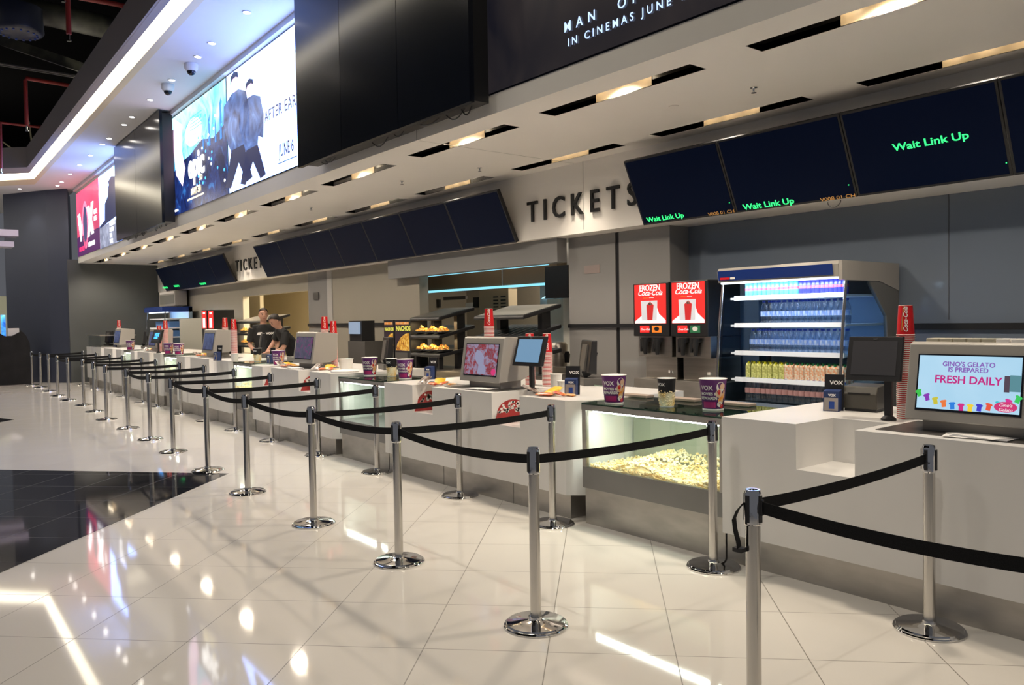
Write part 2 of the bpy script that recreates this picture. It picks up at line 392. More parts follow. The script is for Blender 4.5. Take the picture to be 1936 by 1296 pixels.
# front edge and signage wall
mb = MB(); mb.longbox(4.38, 4.40, Y0, Y1, ZS, 5.6); mb.longbox(4.40, 4.52, Y0, Y1, 3.5, 5.6)
struct(mb.build('wall_sign', M_ceil, do_bend=True))
struct(MB().box(4.377, 4.38, 6.955, 6.961, ZS, 3.62).build('trim_2', mat('panel_seam', (.25, .24, .22), .6)))
struct(MB().longbox(4.30, 4.38, Y0, Y1, 5.50, 5.58).build('trim_3', M_ceilhi, do_bend=True))
# fascia behind, carries TICKETS and the menus
mb = MB(); mb.longbox(6.55, 6.62, Y0, Y1, 2.66, ZS); mb.longbox(6.55, 7.2, Y0, Y1, 2.62, 2.66)
struct(mb.build('wall_fascia', M_ceil, do_bend=True))
ps = at(1103, 380, 'X', 6.549); struct(MB().box(6.5485, 6.55, ps.y-.003, ps.y+.003, 2.66, ZS).build('trim_4', mat('panel_seam', (.25, .24, .22), .6)))

# back wall, columns, openings
mb = MB(); mb.box(7.15, 7.25, -3, 5.76, 0, 2.66); struct(mb.build('wall_back', M_glassgrey))
for n, y in enumerate((.6, 3.0)):
    struct(MB().box(7.147, 7.15, y-.004, y+.004, 1.56, 2.62).build('trim_5', mat('panel_joint', (.07, .08, .1), .5)))
mb = MB(); mb.box(6.83, 7.3, 5.76, 6.52, 0, 2.66); mb.box(6.83, 7.3, 6.58, 7.38, 0, 2.66); mb.box(6.86, 7.3, 6.52, 6.58, 0, 2.66)
struct(mb.build('wall_column', M_col))
struct(MB().box(6.845, 6.862, 6.522, 6.578, 0, 2.66).build('trim_6', M_black))
mb = MB().m(0)
mb.box(6.83, 7.0, 10.97, 14.25, 0, 2.66); mb.m(1).box(6.83, 7.3, 14.25, 15.35, 0, 2.66)
mb.m(0).box(6.84, 7.0, 19.3, 26, 0, 2.66); mb.box(6.84, 7.0, 15.35, 19.3, 2.28, 2.66); 
struct(mb.build('wall_back', [M_cream, M_col], do_bend=True))
mb = MB(); mb.box(6.815, 6.83, 14.2, 14.42, 0, 2.66); struct(mb.build('trim_7', mat('pale_panel_edge', (.42, .41, .40), .4), do_bend=True))
# grey hood panel across the near opening, a cyan tube under it
hp = MB().box(6.64, 6.80, 7.38, 11.65, 2.32, 2.62)
tag(hp.build('hood_panel', M_hoodg, origin=(6.7, 9.5, 2.32), do_bend=True), 'long grey hood panel hanging above the near kitchen opening', 'hood')
# black rail along the wall
mb = MB(); mb.box(7.11, 7.15, -3, 5.6, 1.475, 1.53); struct(mb.build('trim_8', M_black))
mb = MB(); mb.box(6.80, 6.83, 5.76, 7.38, 1.505, 1.55); struct(mb.build('trim_9', M_black))
mb = MB(); mb.box(6.80, 6.83, 10.97, 15.35, 1.54, 1.60); struct(mb.build('trim_10', M_black, do_bend=True))

# kitchen behind the openings
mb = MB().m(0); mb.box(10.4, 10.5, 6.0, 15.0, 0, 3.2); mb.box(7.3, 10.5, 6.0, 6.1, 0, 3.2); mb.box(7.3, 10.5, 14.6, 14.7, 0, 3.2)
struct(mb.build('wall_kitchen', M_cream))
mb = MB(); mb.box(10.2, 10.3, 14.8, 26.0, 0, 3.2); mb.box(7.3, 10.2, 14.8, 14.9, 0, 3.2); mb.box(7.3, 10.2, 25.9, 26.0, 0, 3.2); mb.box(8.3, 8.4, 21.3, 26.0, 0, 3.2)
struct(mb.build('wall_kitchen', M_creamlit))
struct(MB().box(7.3, 10.5, 6, 26.0, 3.2, 3.25).build('ceiling', M_ceil))
area_light('kitchen_light', (8.6, 17.6, 3.1), 1.2, 4.0, 150, (1.0, .86, .62))
area_light('kitchen_light', (9.6, 9.8, 3.1), .6, 3.0, 80, (1.0, .86, .68))
area_light('kitchen_light', (7.6, 9.8, 3.1), .3, 3.0, 12, (1.0, .9, .8))

# upper ceiling around the open void
def offs(pts): return [Vector((x, y, 0)) for x, y in pts]
outer = offs([(3.26, -3), (3.26, 8), (3.70, 25.65), (2.97, 26.49), (-4.0, 34.5)])
brR = offs([(3.15, -3), (3.15, 8), (3.556, 24.75), (2.869, 25.54), (-4.1, 33.6)])
brL = offs([(2.93, -3), (2.93, 8), (3.324, 23.84), (2.75, 24.44), (-4.2, 31.6)])
lip = offs([(2.83, -3), (2.83, 8), (3.20, 23.06), (2.659, 23.59), (-4.3, 30.4)])
ZC = 5.58
def strip(a, b, za0, zb0, th):
    mb = MB()
    for i in range(len(a)-1):
        A = [Vector((a[i].x, a[i].y, za0)), Vector((b[i].x, b[i].y, zb0)), Vector((b[i+1].x, b[i+1].y, zb0)), Vector((a[i+1].x, a[i+1].y, za0))]
        mb.hexa(A, [v+Vector((0, 0, th)) for v in A])
    return mb
far = offs([(4.40, -3), (4.40, 8), (4.85, 28.4), (4.85, 31.0), (-1, 40)])
struct(strip(far, outer, ZC, ZC, .06).build('ceiling', M_ceilhi))
struct(strip(outer, brR, ZC-.002, ZC-.002, .05).build('trim_11', M_trim))
cv = tag(strip(brR, brL, ZC+.03, ZC+.03, .02).build('cove_light', M_cove, origin=(3.1, 8, ZC)), 'long glowing warm white cove light edging the open black ceiling', 'cove light')
struct(strip(brL, lip, ZC-.002, ZC-.002, .05).build('trim_12', M_lip))
struct(strip(lip, [v-Vector((.03, .02, 0)) for v in lip], ZC, ZC, .5).build('trim_13', M_lip))
struct(MB().box(-9, 5, -3, 44, 8.2, 8.3).build('ceiling', mat('black_void_ceiling', (.004, .004, .0045), 1.0, spec=0)))

# far walls
nl = at(5, 368, 'Z', ZC); nr = at(146, 359, 'Z', ZC)
nav = [(4.42+bend(26)+.02, 26.0), (4.42+bend(26)-.42, 26.25), (nl.x, nl.y+.3), (nl.x, nl.y+.9), (7.6, nl.y+.9), (7.6, 26.0)]
mb = MB().prism([(4.55, 26.0), (4.1, 26.6), (nl.x, nl.y), (nl.x+.3, nl.y+.6), (4.9, 27.6)], 0, ZC)
struct(mb.build('wall_far', M_navy))
struct(MB().box(4.50, 7.9, 26.0, 26.1, 0, ZS+.1).build('wall_far', M_grey))
struct(MB().prism([(4.58, 25.995), (5.5, 25.995), (4.9, 25.99)], 0, .001).build('trim_14', M_grey))
# beyond the navy wall
mb = MB().box(-6, 3.0, 40, 40.1, 0, 6); struct(mb.build('wall_far', mat('pale_far_wall', (.5, .5, .46), .6)))

# ------------------------------------------------------------------ big signage screens
def screen_noise(name, stops, scale, e, warp=1.0, grad=None):
    """lit screen picture: soft colour clouds; stops = [(pos, colour)]"""
    m = mat(name, (.01, .01, .01), .25)
    tc = nd(m, 'ShaderNodeTexCoord'); ns = nd(m, 'ShaderNodeTexNoise'); ns.inputs['Scale'].default_value = scale
    ns.inputs['Detail'].default_value = 4; ns.inputs['Distortion'].default_value = warp
    cr = nd(m, 'ShaderNodeValToRGB'); el = cr.color_ramp.elements
    while len(el) > 1: el.remove(el[0])
    el[0].position = stops[0][0]; el[0].color = (*stops[0][1], 1)
    for p, c in stops[1:]: x = el.new(p); x.color = (*c, 1)
    lk(m, tc.outputs['Object'], ns.inputs['Vector']); src = ns.outputs['Fac']
    if grad:
        sp = nd(m, 'ShaderNodeSeparateXYZ'); lk(m, tc.outputs['Object'], sp.inputs[0])
        mr = nd(m, 'ShaderNodeMapRange'); mr.inputs[1].default_value = grad[0]; mr.inputs[2].default_value = grad[1]
        lk(m, sp.outputs[2], mr.inputs[0]); mm = nd(m, 'ShaderNodeMath', operation='MULTIPLY_ADD'); mm.inputs[1].default_value = grad[2]
        lk(m, mr.outputs[0], mm.inputs[0]); lk(m, src, mm.inputs[2]); src = mm.outputs[0]
    lk(m, src, cr.inputs[0]); lk(m, cr.outputs[0], bsdf(m).inputs['Emission Color']); bsdf(m).inputs['Emission Strength'].default_value = e
    return m
M_blue_s = screen_noise('blue_screen_picture', [(.30, (.01, .02, .08)), (.50, (.02, .10, .45)), (.72, (.10, .45, .95)), (.95, (.45, .85, 1.0))], 1.6, SCREEN_E*.42, 1.5, (.0, 1.8, .45))
M_whit_s = screen_noise('white_screen_picture', [(.3, (.19, .35, 1.0)), (.7, (.29, .43, 1.0))], .7, SCREEN_E*1.9)
M_red_s = screen_noise('red_screen_picture', [(.25, (.05, .012, .05)), (.65, (.42, .04, .10)), (1.0, (.75, .08, .16))], .5, SCREEN_E*.42, .3, (.2, 1.8, .55))
M_mos_s = screen_noise('dark_screen_picture', [(.3, (.012, .012, .020)), (.7, (.05, .04, .04))], .9, .55)
M_fig = screen_noise('slate_figure_picture', [(.3, (.02, .03, .10)), (.6, (.08, .15, .40)), (.8, (.2, .35, .65))], 3.0, SCREEN_E*.35)
M_figd = emis('dark_figure_picture', (.012, .015, .05), SCREEN_E*.5)
M_face = emis('poster_face_tone', (.55, .38, .55), SCREEN_E*.6)
M_sdark = emis('screen_dark', (.02, .02, .05), SCREEN_E)
M_swhite = emis('screen_white', (1, 1, 1), SCREEN_E*.9)
M_sred = emis('screen_red', (.85, .03, .12), SCREEN_E*.5)
M_sgrey = screen_noise('grey_rock_picture', [(.3, (.10, .11, .17)), (.7, (.30, .32, .42))], 4, SCREEN_E*.4)
M_sgold = emis('screen_gold', (1.0, .85, .45), SCREEN_E*.6)
M_spink = screen_noise('pink_glow_picture', [(.3, (.45, .2, .5)), (.7, (.95, .75, .9))], 2, SCREEN_E*.7)
M_bluemid = emis('screen_mid_blue', (.05, .35, .95), SCREEN_E*.6)
def big_screen(y0, y1, z0, z1, material, label, name='cinema_screen', X=4.38):
    xb = X+bend((y0+y1)/2); o = Vector((xb, (y0+y1)/2, z0)); t = thing(name, o, label, 'screen')
    a = Vector((X+bend(y1)-.006, y1, z0)); b = Vector((X+bend(y0)-.006, y0, z0)); ux = (b-a).normalized()
    w = (b-a).length; P = Plane(a, ux, (0, 0, 1), w, z1-z0)
    P.rect(MB(), 0, 1, 0, 1, .0, .004).build('frame', M_blackg, t)
    e = .012/w; P.rect(MB(), e, 1-e, .008, .992, .004, .004).build('display', material, t)
    return t, P
# far pair: red cinema advert, pale film still
t, P = big_screen(22.75, 25.95, 3.62, 5.44, M_red_s, 'glowing red cinema screen reading VOX at the far left end of the signage wall')
P.rect(MB(), .0, 1, .0, .30, .006).build('lower_band', emis('screen_plum', (.05, .012, .06), SCREEN_E*.5), t)
P.poly(MB(), [(.06, .64), (.16, .66), (.235, .42), (.27, .48), (.21, .22), (.17, .22)], .010).build('letter_v', M_swhite, t)
P.ell(MB(), .40, .44, .135, .36, 32, .006).build('letter_ring', emis('screen_rose', (1.0, .12, .20), SCREEN_E*.75), t); P.ell(MB(), .40, .45, .095, .27, 32, .009).build('letter_hole', M_sdark, t)
P.poly(MB(), [(.50, .68), (.59, .69), (.635, .56), (.69, .71), (.77, .72), (.69, .47), (.77, .26), (.68, .25), (.63, .38), (.58, .24), (.49, .23), (.575, .46)], .012).build('letter_x', M_swhite, t)
P.txt('CINE\nMAS', .79, .52, .17, M_swhite, t, .012)
P.txt('MOVIES', .10, .07, .17, M_sred, t, .012, bold=.02, sx=1.3); P.txt('LEBANON', .52, .09, .17, M_swhite, t, .012, sx=1.1)
t, P = big_screen(19.3, 22.72, 3.60, 5.44, M_whit_s, 'glowing pale screen with a dark silhouette, right of the red screen')
P.rect(MB(), .0, .62, .0, .30, .008).build('ground_picture', M_sgrey, t)
P.poly(MB(), [(.02, .28), (.62, .34), (.62, .80), (.50, .84), (.36, .78), (.34, .66), (.22, .58), (.20, .36), (.02, .31)], .012).build('silhouette', M_figd, t)
P.poly(MB(), [(.36, .84), (.46, .88), (.62, .84), (.62, .72), (.40, .72)], .014).build('silhouette', M_figd, t)
P.txt('COMING\nSOON\nTO\nVOX', .36, .25, .14, M_swhite, t, .013, bold=.02)
# first black panel
def dark_panel(y0, y1, n, z0, z1, label, X=4.08, seamz=True):
    o = Vector((X+bend((y0+y1)/2), (y0+y1)/2, z0)); t = thing('video_wall', o, label, 'video wall')
    w = (y1-y0)/n
    for i in range(n):
        MB().box(X, X+.05, y0+i*w+.004, y0+(i+1)*w-.004, z0, z1).build('panel', M_panel, t, do_bend=True)
    mb = MB(); mb.box(X+.05, X+.24, y0+.05, y1-.05, z0+.03, z1-.03)
    mb.build('housing', M_black, t, do_bend=True)
    mb = MB()
    for yy in (y0+.2, (y0+y1)/2, y1-.2): mb.box(X+.2, 4.385, yy-.04, yy+.04, z0+.3, z1-.3)
    mb.build('bracket', M_greydark, t, do_bend=True)
    rnd = random.Random(int(y0*10)); mb = MB()
    for i in range(int((y1-y0)*2.2)):
        y = rnd.uniform(y0+.1, y1-.5); L = rnd.uniform(.12, .4); d = rnd.uniform(.02, .07)
        mb.tube([(X+.16, y+L*q, z0+.03-math.sin(q*PI)*d) for q in [j/6 for j in range(7)]], .006, 5)
    mb.build('cables', M_black, t, do_bend=True)
    return t
dark_panel(15.50, 19.36, 2, 3.50, 5.55, 'black video wall of tall unlit panels, the far one between the pale still and the blue poster')
dark_panel(5.62, 9.22, 3, 3.50, 5.55, 'black video wall of three unlit panels with hanging cables, the near large one')
# blue poster
t, P = big_screen(12.66, 15.95, 3.67, 5.49, M_blue_s, 'glowing blue film poster screen reading epic, beside the white poster')
P.ell(MB(), .46, .72, .15, .13, 24, .006).build('glow', M_spink, t)
P.poly(MB(), [(.10, .98), (.26, .86), (.24, .60), (.30, .42), (.24, .26), (.12, .40), (.08, .7)], .008).build('pink_shape', M_spink, t)
P.poly(MB(), [(0, 0), (1, 0), (1, .62), (.8, .55), (.6, .60), (.4, .52), (.2, .50), (0, .40)], .007).build('dark_ground', screen_noise('screen_deep_navy', [(.35, (.004, .008, .05)), (.6, (.01, .03, .16)), (.8, (.03, .20, .55))], 4, SCREEN_E*.35, 1), t)
for i in range(30):
    r = random.Random(i+3); P.ell(MB(), r.uniform(.5, .97), r.uniform(.12, .85), .010, .014, 8, .010).build('sparkle', M_bluemid if i % 3 else M_swhite, t)
for u, w, h in [(.62, .02, .62), (.72, .03, .78), (.82, .025, .7), (.9, .03, .86)]:
    P.poly(MB(), [(u, .5), (u+w, .5), (u+w*.8, h), (u+w*.2, h-.05)], .009).build('reed', emis('screen_teal', (.01, .12, .40), SCREEN_E*.6), t)
P.txt('epic', .36, .30, .60, M_swhite, t, .014, bold=.03, sx=.95); P.txt('3D', .55, .235, .14, M_sgold, t, .014, bold=.02)
P.txt('MAY 30', .40, .13, .17, M_sgold, t, .014, bold=.02); P.rect(MB(), .33, .62, .09, .105, .012).build('small_print', M_sgold, t)
P.rect(MB(), .08, .14, .035, .055, .012).build('rating_mark', M_swhite, t)
for i in range(5): P.rect(MB(), .42, .62, .86-.03*i, .868-.03*i, .012).build('small_print', M_bluemid, t)
# white poster
t, P = big_screen(9.25, 12.62, 3.66, 5.49, M_whit_s, 'glowing white film poster screen with two dark figures, reading AFTER EARTH and JUNE 6')
def figure(u, v, s, lean, m1, m2, nm='figure_picture'):
    q = lambda pts, o, mm, nme: P.poly(MB(), [(u+(a+lean*b)*s, v+b*s) for a, b in pts], o).build(nme, mm, t)
    q([(-.13, .40), (-.19, .62), (-.17, .78), (-.05, .85), (.05, .85), (.15, .79), (.19, .60), (.17, .38), (.10, .42), (.08, .30), (-.08, .30)], .008, m1, nm)
    q([(-.09, .34), (.09, .34), (.19, .02), (.11, .0), (.01, .20), (-.12, .0), (-.2, .03)], .010, m2, 'trouser_picture')
    P.ell(MB(), u+lean*.93*s, v+.93*s, .055*s, .085*s, 16, .010).build('head_picture', M_face, t)
    P.poly(MB(), [(u+(a+lean*b)*s, v+b*s) for a, b in [(-.06, .93), (-.055, 1.0), (0, 1.03), (.055, 1.0), (.06, .95), (.02, .975), (-.03, .97)]], .012).build('hair_picture', M_figd, t)
figure(.14, .04, .92, -.03, M_fig, M_figd); figure(.32, .02, .80, -.02, M_fig, M_figd)
P.txt('AFTER EARTH', .475, .43, .22, M_sdark, t, .012, sx=.95, space=1.12, bold=.012)
P.txt('JUNE 6', .625, .12, .24, M_sdark, t, .012, sx=.70, bold=.012); P.rect(MB(), .61, .80, .07, .078, .010).build('small_print', M_fig, t)
P.txt('DANGER IS REAL\nFEAR IS A CHOICE', .55, .78, .10, emis('screen_faint_grey', (.55, .66, .8), SCREEN_E*.7), t, .012, space=1.2, sx=1.1)
# near dark poster
t, P = big_screen(-.9, 5.81, 3.62, 5.49, M_mos_s, 'dark film poster screen with pale blue words MAN OF, nearest the camera')
a = at(1066, 62, 'X', 4.36); b = at(1073, 88, 'X', 4.36)
text('MAN  OF  STEEL', .11, M_paleE, t, a, bold=.008, space=2.0, ext=.001); text('IN CINEMAS JUNE 14', .085, M_paleE, t, b, bold=.008, space=1.62, ext=.001)

# ------------------------------------------------------------------ menu screens on the fascia
def menus(edges, label, group, near=False):
    for i in range(len(edges)-1):
        y0, y1 = edges[i]+.004, edges[i+1]-.004; yc = (y0+y1)/2; dz = 0
        t = thing('menu_screen', (6.5+bend(yc), yc, 2.60), label[i] if isinstance(label, list) else label, 'menu screen', group)
        zb, zt = 2.605, 3.25; xb, xt = 6.50, 6.20
        A = [(xb, y0, zb), (xb, y1, zb), (xt, y1, zt), (xt, y0, zt)]; B = [(x+.045, y, z+.022) for x, y, z in A]
        MB().hexa(A, B).build('housing', M_black, t, do_bend=True)
        n = Vector((-.65, 0, -.30)).normalized(); q = .018
        A = [Vector(v) for v in [(xb, y0+q, zb), (xb, y1-q, zb), (xt, y1-q, zt), (xt, y0+q, zt)]]
        s = Vector((-.3, 0, .645)).normalized()*q
        A = [A[0]+s, A[1]+s, A[2]-s, A[3]-s]
        MB().hexa([v+n*.003 for v in A], [v-n*.002 for v in A]).build('display', M_menu, t, do_bend=True)
        MB().box(6.42, 6.548, yc-.15, yc+.15, 2.80, 2.9).build('bracket', M_black, t, do_bend=True)
        yield t
UM = Vector((-.30, 0, .645)).normalized()
def menu_text(t, s, px, py, size, material, sx=1.0, bold=.02):
    # plane of the tilted display through (6.5, ., 2.605)
    d = FW+RT*((px-968)/F_PX)-UP*((py-648)/F_PX); n = Vector((0, -1, 0)).cross(UM)
    p0 = Vector((6.5+bend(t.location.y), 0, 2.605)); tt = (p0-CAMP).dot(n)/d.dot(n); p = CAMP+d*tt+n*.006
    text(s, size, material, t, p, (0, -1, 0), UM, bold=bold, ext=.0005, sx=sx)
NM = list(menus([-1.38, -.16, 1.06, 2.28, 3.45, 4.66, 5.84],
    ['black menu screen nearest the camera, beyond the one showing only a green dot', 'black menu screen second from the near end of the row', 'black menu screen beside the right picture edge, with a green dot',
     'black menu screen reading Wait Link Up in its middle', 'black menu screen reading Wait Link Up at its bottom edge, between two others', 'black menu screen reading Wait Link Up low down, next to the near TICKETS sign'], 'menu screens above the drinks fridge'))
menu_text(NM[3], 'Wait Link Up', 1690, 286, .082, M_green, 1.25, .018)
menu_text(NM[4], 'Wait Link Up', 1407, 397, .078, M_green, 1.25, .018)
menu_text(NM[5], 'Wait Link Up', 1225, 420, .072, M_green, 1.25, .018)
menu_text(NM[5], 'V008 01 CH', 1340, 408, .045, M_amber, 1.35, 0); menu_text(NM[4], 'V008 01 CH', 1552, 381, .045, M_amber, 1.4, 0)
for tt, px, py in ((NM[5], 1391, 385), (NM[4], 1616, 352), (NM[3], 1913, 311)):
    p = at(px, py, 'X', 6.49); MB().cb((p.x-.10, p.y, p.z+.0), .004, .008, .008).build('led', M_green, tt)
list(menus([8.0, 9.23, 10.5, 11.73, 12.95, 14.17, 15.4, 16.72], ['unlit dark blue menu screen, %s of the middle row between the two TICKETS signs' % w for w in
    ('nearest', 'second nearest', 'third nearest', 'fourth', 'fifth', 'sixth', 'farthest')], 'middle menu screens'))
FM = list(menus([18.75, 19.97, 21.19, 22.41, 23.63, 24.85], ['unlit dark menu screen, %s of the far row left of the far TICKETS sign' % w for w in ('nearest', 'second nearest', 'middle one', 'fourth', 'farthest')], 'far menu screens'))
menu_text(FM[4], 'Wait Link Up', 309, 546, .08, M_green, 1.1, .03); menu_text(FM[3], 'Wait Link Up', 330, 543, .08, M_green, 1.1, .03); menu_text(FM[1], 'Wait Link Up', 379, 539, .08, M_green, 1.1, .03)

def tickets(px0, px1, py, h, X, label):
    a = at(px0, py, 'X', X); w = a.y-at(px1, py, 'X', X).y
    t = thing('tickets_sign', (X, a.y-w/2, a.z), label, 'sign')
    L = []
    for i, c in enumerate('TICKETS'):
        o = text(c, h*1.37, M_letter, t, (X-.012, a.y, a.z), name='letter_'+c.lower(), ext=.012, bold=.008, sx=.92)
        yy = [v.co.y for v in o.data.vertices]; L.append((o, max(yy), max(yy)-min(yy)))
    gap = (w-sum(q[2] for q in L))/6; y = a.y-wloc(t).y
    for o, ym, wd in L:
        for v in o.data.vertices: v.co.y += y-ym
        y -= wd+gap
    return t
tickets(999, 1206, 421, .265, 6.54, 'black TICKETS lettering on the white fascia, the near large one')
tickets(447, 506, 514, .27, 6.73, 'black TICKETS lettering on the white fascia, the far small one')
# cable loop under a menu
p = at(1577, 385, 'X', 6.4); (MB().tube([(p.x, p.y+.06*math.cos(q), p.z+.02-.05*math.sin(q)) for q in [j*PI/8 for j in range(9)]], .004, 6).build('cable_loop', M_black, NM[4]))

# ------------------------------------------------------------------ ceiling downlights and cameras
for i, (px, py) in enumerate([(467, 23), (401, 81.5), (374, 107), (325, 151), (284, 188.5), (249.5, 221), (234.5, 235.5), (206, 261.5), (193.5, 272.5), (171, 293.5), (150.5, 312), (132.5, 329), (116.5, 344), (108.5, 351), (37, 357)]):
    p = at(px, py, 'Z', ZC)
    d = thing('downlight', p, 'small round bright downlight in the high white ceiling beside the cove', 'ceiling light', 'downlights in the high ceiling')
    MB().lathe(p, [(.060, -.001), (.062, -.008), (.048, -.010), (.046, -.002)], 16).build('rim', M_ceilhi, d, smooth=50)
    MB().lathe(p, [(0, -.005), (.045, -.005), (.045, -.001)], 16).build('bulb', M_bulb, d)
    spot_light('downlight_light', (p.x, p.y, p.z-.03), DOWN_POWER*4, (1.0, .93, .84), math.radians(80), (0, 0, -1), .04)
for i, (px, py) in enumerate([(361, 121), (317, 160)]):
    p = at(px, py, 'Z', ZC); d = thing('dome_camera', p, ['white dome camera under the high ceiling, the nearer of two', 'white dome camera under the high ceiling, the farther of two'][i], 'camera', None)
    MB().lathe(p, [(.10, -.001), (.10, -.07), (.075, -.11)], 20).build('housing', M_ceilhi, d, smooth=40)
    MB().ball((p.x, p.y, p.z-.11), .065, 14).build('lens_dome', M_blackg, d, smooth=60)

# ------------------------------------------------------------------ pipes and ducts in the open void
def pipe(pts, r, label, name='sprinkler_pipe', m=None, cat='pipe'):
    t = thing(name, pts[0], label, cat); MB().tube(pts, r, 8).build('pipe', m or mat('red_pipe_paint', (.30, .025, .02), .45), t, smooth=50)
    e = Vector(pts[-1]); MB().lathe((e.x, e.y, e.z-.10), [(.03, 0), (.03, .02), (.012, .03), (.015, .10)], 10).build('sprinkler_head', M_chrome, t); return t
ZP = 6.1
pipe([at(285, 24, 'Z', ZP), at(220, 8, 'Z', ZP), at(120, -10, 'Z', ZP)], .035, 'red pipe running along the open void to the cove, topmost')
a = at(128, -10, 'Z', ZP+.2); q = at(130, 58, 'Z', 5.8); pipe([(q.x, q.y, ZP+.9), (q.x, q.y, 5.75)], .035, 'red vertical drop pipe with chrome head, top left')
a = at(168, 168, 'Z', ZP); b = at(50, 148, 'Z', ZP); pipe([a, b, b-Vector((.02, 0, .05)), (b.x-.02, b.y, b.z-.85)], .035, 'red pipe with a long vertical drop, middle left')
a = at(110, 244, 'Z', ZP); b = at(1, 232, 'Z', ZP); pipe([a, b, (b.x-.02, b.y, b.z-1.0)], .035, 'red pipe with a vertical drop at the left edge, lowest')
M_duct = noise_tint('dusty_dark_duct', (.012, .012, .011), (.05, .05, .036), 4, rough=.5)
a = at(60, 20, 'Z', 6.9); b = at(240, 60, 'Z', 6.9); t = thing('air_duct', a, 'dark dusty round air duct under the black void ceiling', 'duct')
MB().tube([a+(a-b)*.3, a, b, b+(b-a)*.2], .20, 20).build('duct', M_duct, t, smooth=60)
a = at(35, 62, 'Z', 6.3); t = thing('ceiling_fan_unit', a, 'dark round ventilation unit with a bluish ring in the void', 'ventilation unit')
MB().lathe(a, [(.30, -.02), (.34, 0), (.36, .03), (.34, .4), (.1, .45)], 28).build('drum', mat('blue_black_drum', (.012, .016, .035), .4), t, smooth=40)
mb = MB()
for i in range(16): c, s = math.cos(i*PI/8), math.sin(i*PI/8); mb.cb((a.x+.26*c, a.y+.26*s, a.z-.03), .03, .03, .02)
mb.build('slots', mat('blue_slot', (.05, .09, .30), .4), t)
a = at(0, 85, 'Z', 6.5); b = at(150, 135, 'Z', 6.2); c = at(165, 150, 'Z', 6.1)
tag(MB().hexa([a, a+Vector((0, 0, .18)), b+Vector((0, 0, .18)), b], [v+Vector((.35, .25, 0)) for v in (a, a+Vector((0, 0, .18)), b+Vector((0, 0, .18)), b)]).build('steel_beam', M_duct, origin=a), 'dark flat steel beam crossing the open void', 'beam')
a = at(-10, 118, 'Z', 6.4); b = at(165, 147, 'Z', 6.1); tag(MB().tube([a, b], .02, 6).tube([a+Vector((.1, .1, .0)), b+Vector((.1, .1, 0))], .02, 6).build('conduit', M_greydark, origin=a), 'pair of thin grey conduits crossing the void', 'conduit')
for i, (p1, p2) in enumerate([((60, 305), (0, 302)), ((58, 300), (5, 268)), ((63, 295), (55, 230))]):
    a = at(*p1, 'Z', 6.0); b = at(*p2, 'Z', 6.3); tag(MB().tube([a, (a+b)/2-Vector((0, 0, .05)), b], .018, 6).build('hanging_cable', mat('dull_yellow_cable', (.12, .11, .06), .6), origin=a), ['thin dull cable along the void edge near the cove corner, lowest', 'thin dull cable slanting in the void by the cove corner', 'thin dull cable hanging almost upright near the cove corner'][i], 'cable')
for x, y, z in FILL_LAMPS:  # shades, rods and bulbs of the added fill lamps
    t = thing('added_fill_lamp', (x, y, z), 'round fill lamp added unseen in the open black void', 'ceiling light', 'added fill lamps')
    MB().lathe((x, y, z), [(.24, 0), (.22, .10), (.09, .25), (.05, .32)], 20).build('shade', M_greydark, t, smooth=40); MB().tube([(x, y, z+.3), (x, y, 8.2)], .01, 6).build('rod', M_greydark, t)
    MB().lathe((x, y, z), [(0, -.01), (.14, -.01), (.14, .0)], 16).build('bulb', emis('added_fill_bulb', (1, .88, .74), 6), t)

# ------------------------------------------------------------------ service counters
XF = 4.34
M_inlay = noise_tint('dark_steel_inlay', (.16, .15, .14), (.11, .105, .10), 4, rough=.35, metal=.8)
def counter(y0, y1, zt, niches, chamfer, label, back=5.62, inlay=None):
    """y0 = end nearer the camera; niches = list of (ya, yb)"""
    zn, zb = zt-.275, .20; c = .16; yc = (y0+y1)/2
    t = thing('service_counter', (XF+.6+bend(yc), yc, 0), label, 'counter', None)
    mb = MB()
    pts = [(XF, y1), (XF, y0+(c if chamfer else 0))]+([(XF+c, y0)] if chamfer else [])+[(back, y0), (back, y1)]
    mb.prism(pts, zb, zn)
    seg = [y0]+[v for n in niches for v in n]+[y1]
    for i in range(0, len(seg), 2):
        a, b = seg[i], seg[i+1]
        if i == 0 and chamfer: mb.prism([(XF, b), (XF, a+c), (XF+c, a), (back, a), (back, b)], zn, zt)
        else: mb.box(XF, back, a, b, zn, zt)
    for a, b in niches: mb.box(XF+.42, back, a, b, zn, zt)
    mb.build('body', M_white, t, do_bend=True)
    mb = MB(); mb.box(XF+.05, back-.05, y0+(c if chamfer else 0), y1, 0, zb); mb.build('plinth', M_steel2, t, do_bend=True)
    for q in [y0+.9, y0+2.0]:
        if q < y1: MB().box(XF+.0485, XF+.05, q, q+.004, .0, zb-.001).build('plinth_joint', M_greydark, t, do_bend=True)
    if inlay:
        a, b = inlay; MB().box(XF+.10, XF+.62, a+.06, b-.06, zt-.001, zt+.004).build('steel_inlay', M_inlay, t, do_bend=True)
    return t
ZT = {1: .965, 2: .965, 3: 1.0, 4: 1.033, 5: 1.048, 6: 1.055}
counter(-1.2, 3.24, ZT[1], [(.95, 1.345), (2.33, 2.70)], False, 'white service counter with a deep cut niche, carrying the gelato screen', inlay=(1.36, 2.32))
counter(4.60, 7.66, ZT[2], [(5.335, 5.73), (6.71, 7.08)], True, 'white service counter between the lit near popcorn case and the middle one', inlay=(5.74, 6.70))
counter(8.84, 11.75, ZT[3], [(9.62, 9.98), (10.96, 11.3)], True, 'white service counter in front of the two staff', inlay=(10.0, 10.9))
counter(12.65, 15.82, ZT[4], [(13.4, 13.8), (14.9, 15.25)], True, 'white service counter beyond the staff, its end lit by the third case', inlay=(13.85, 14.85))
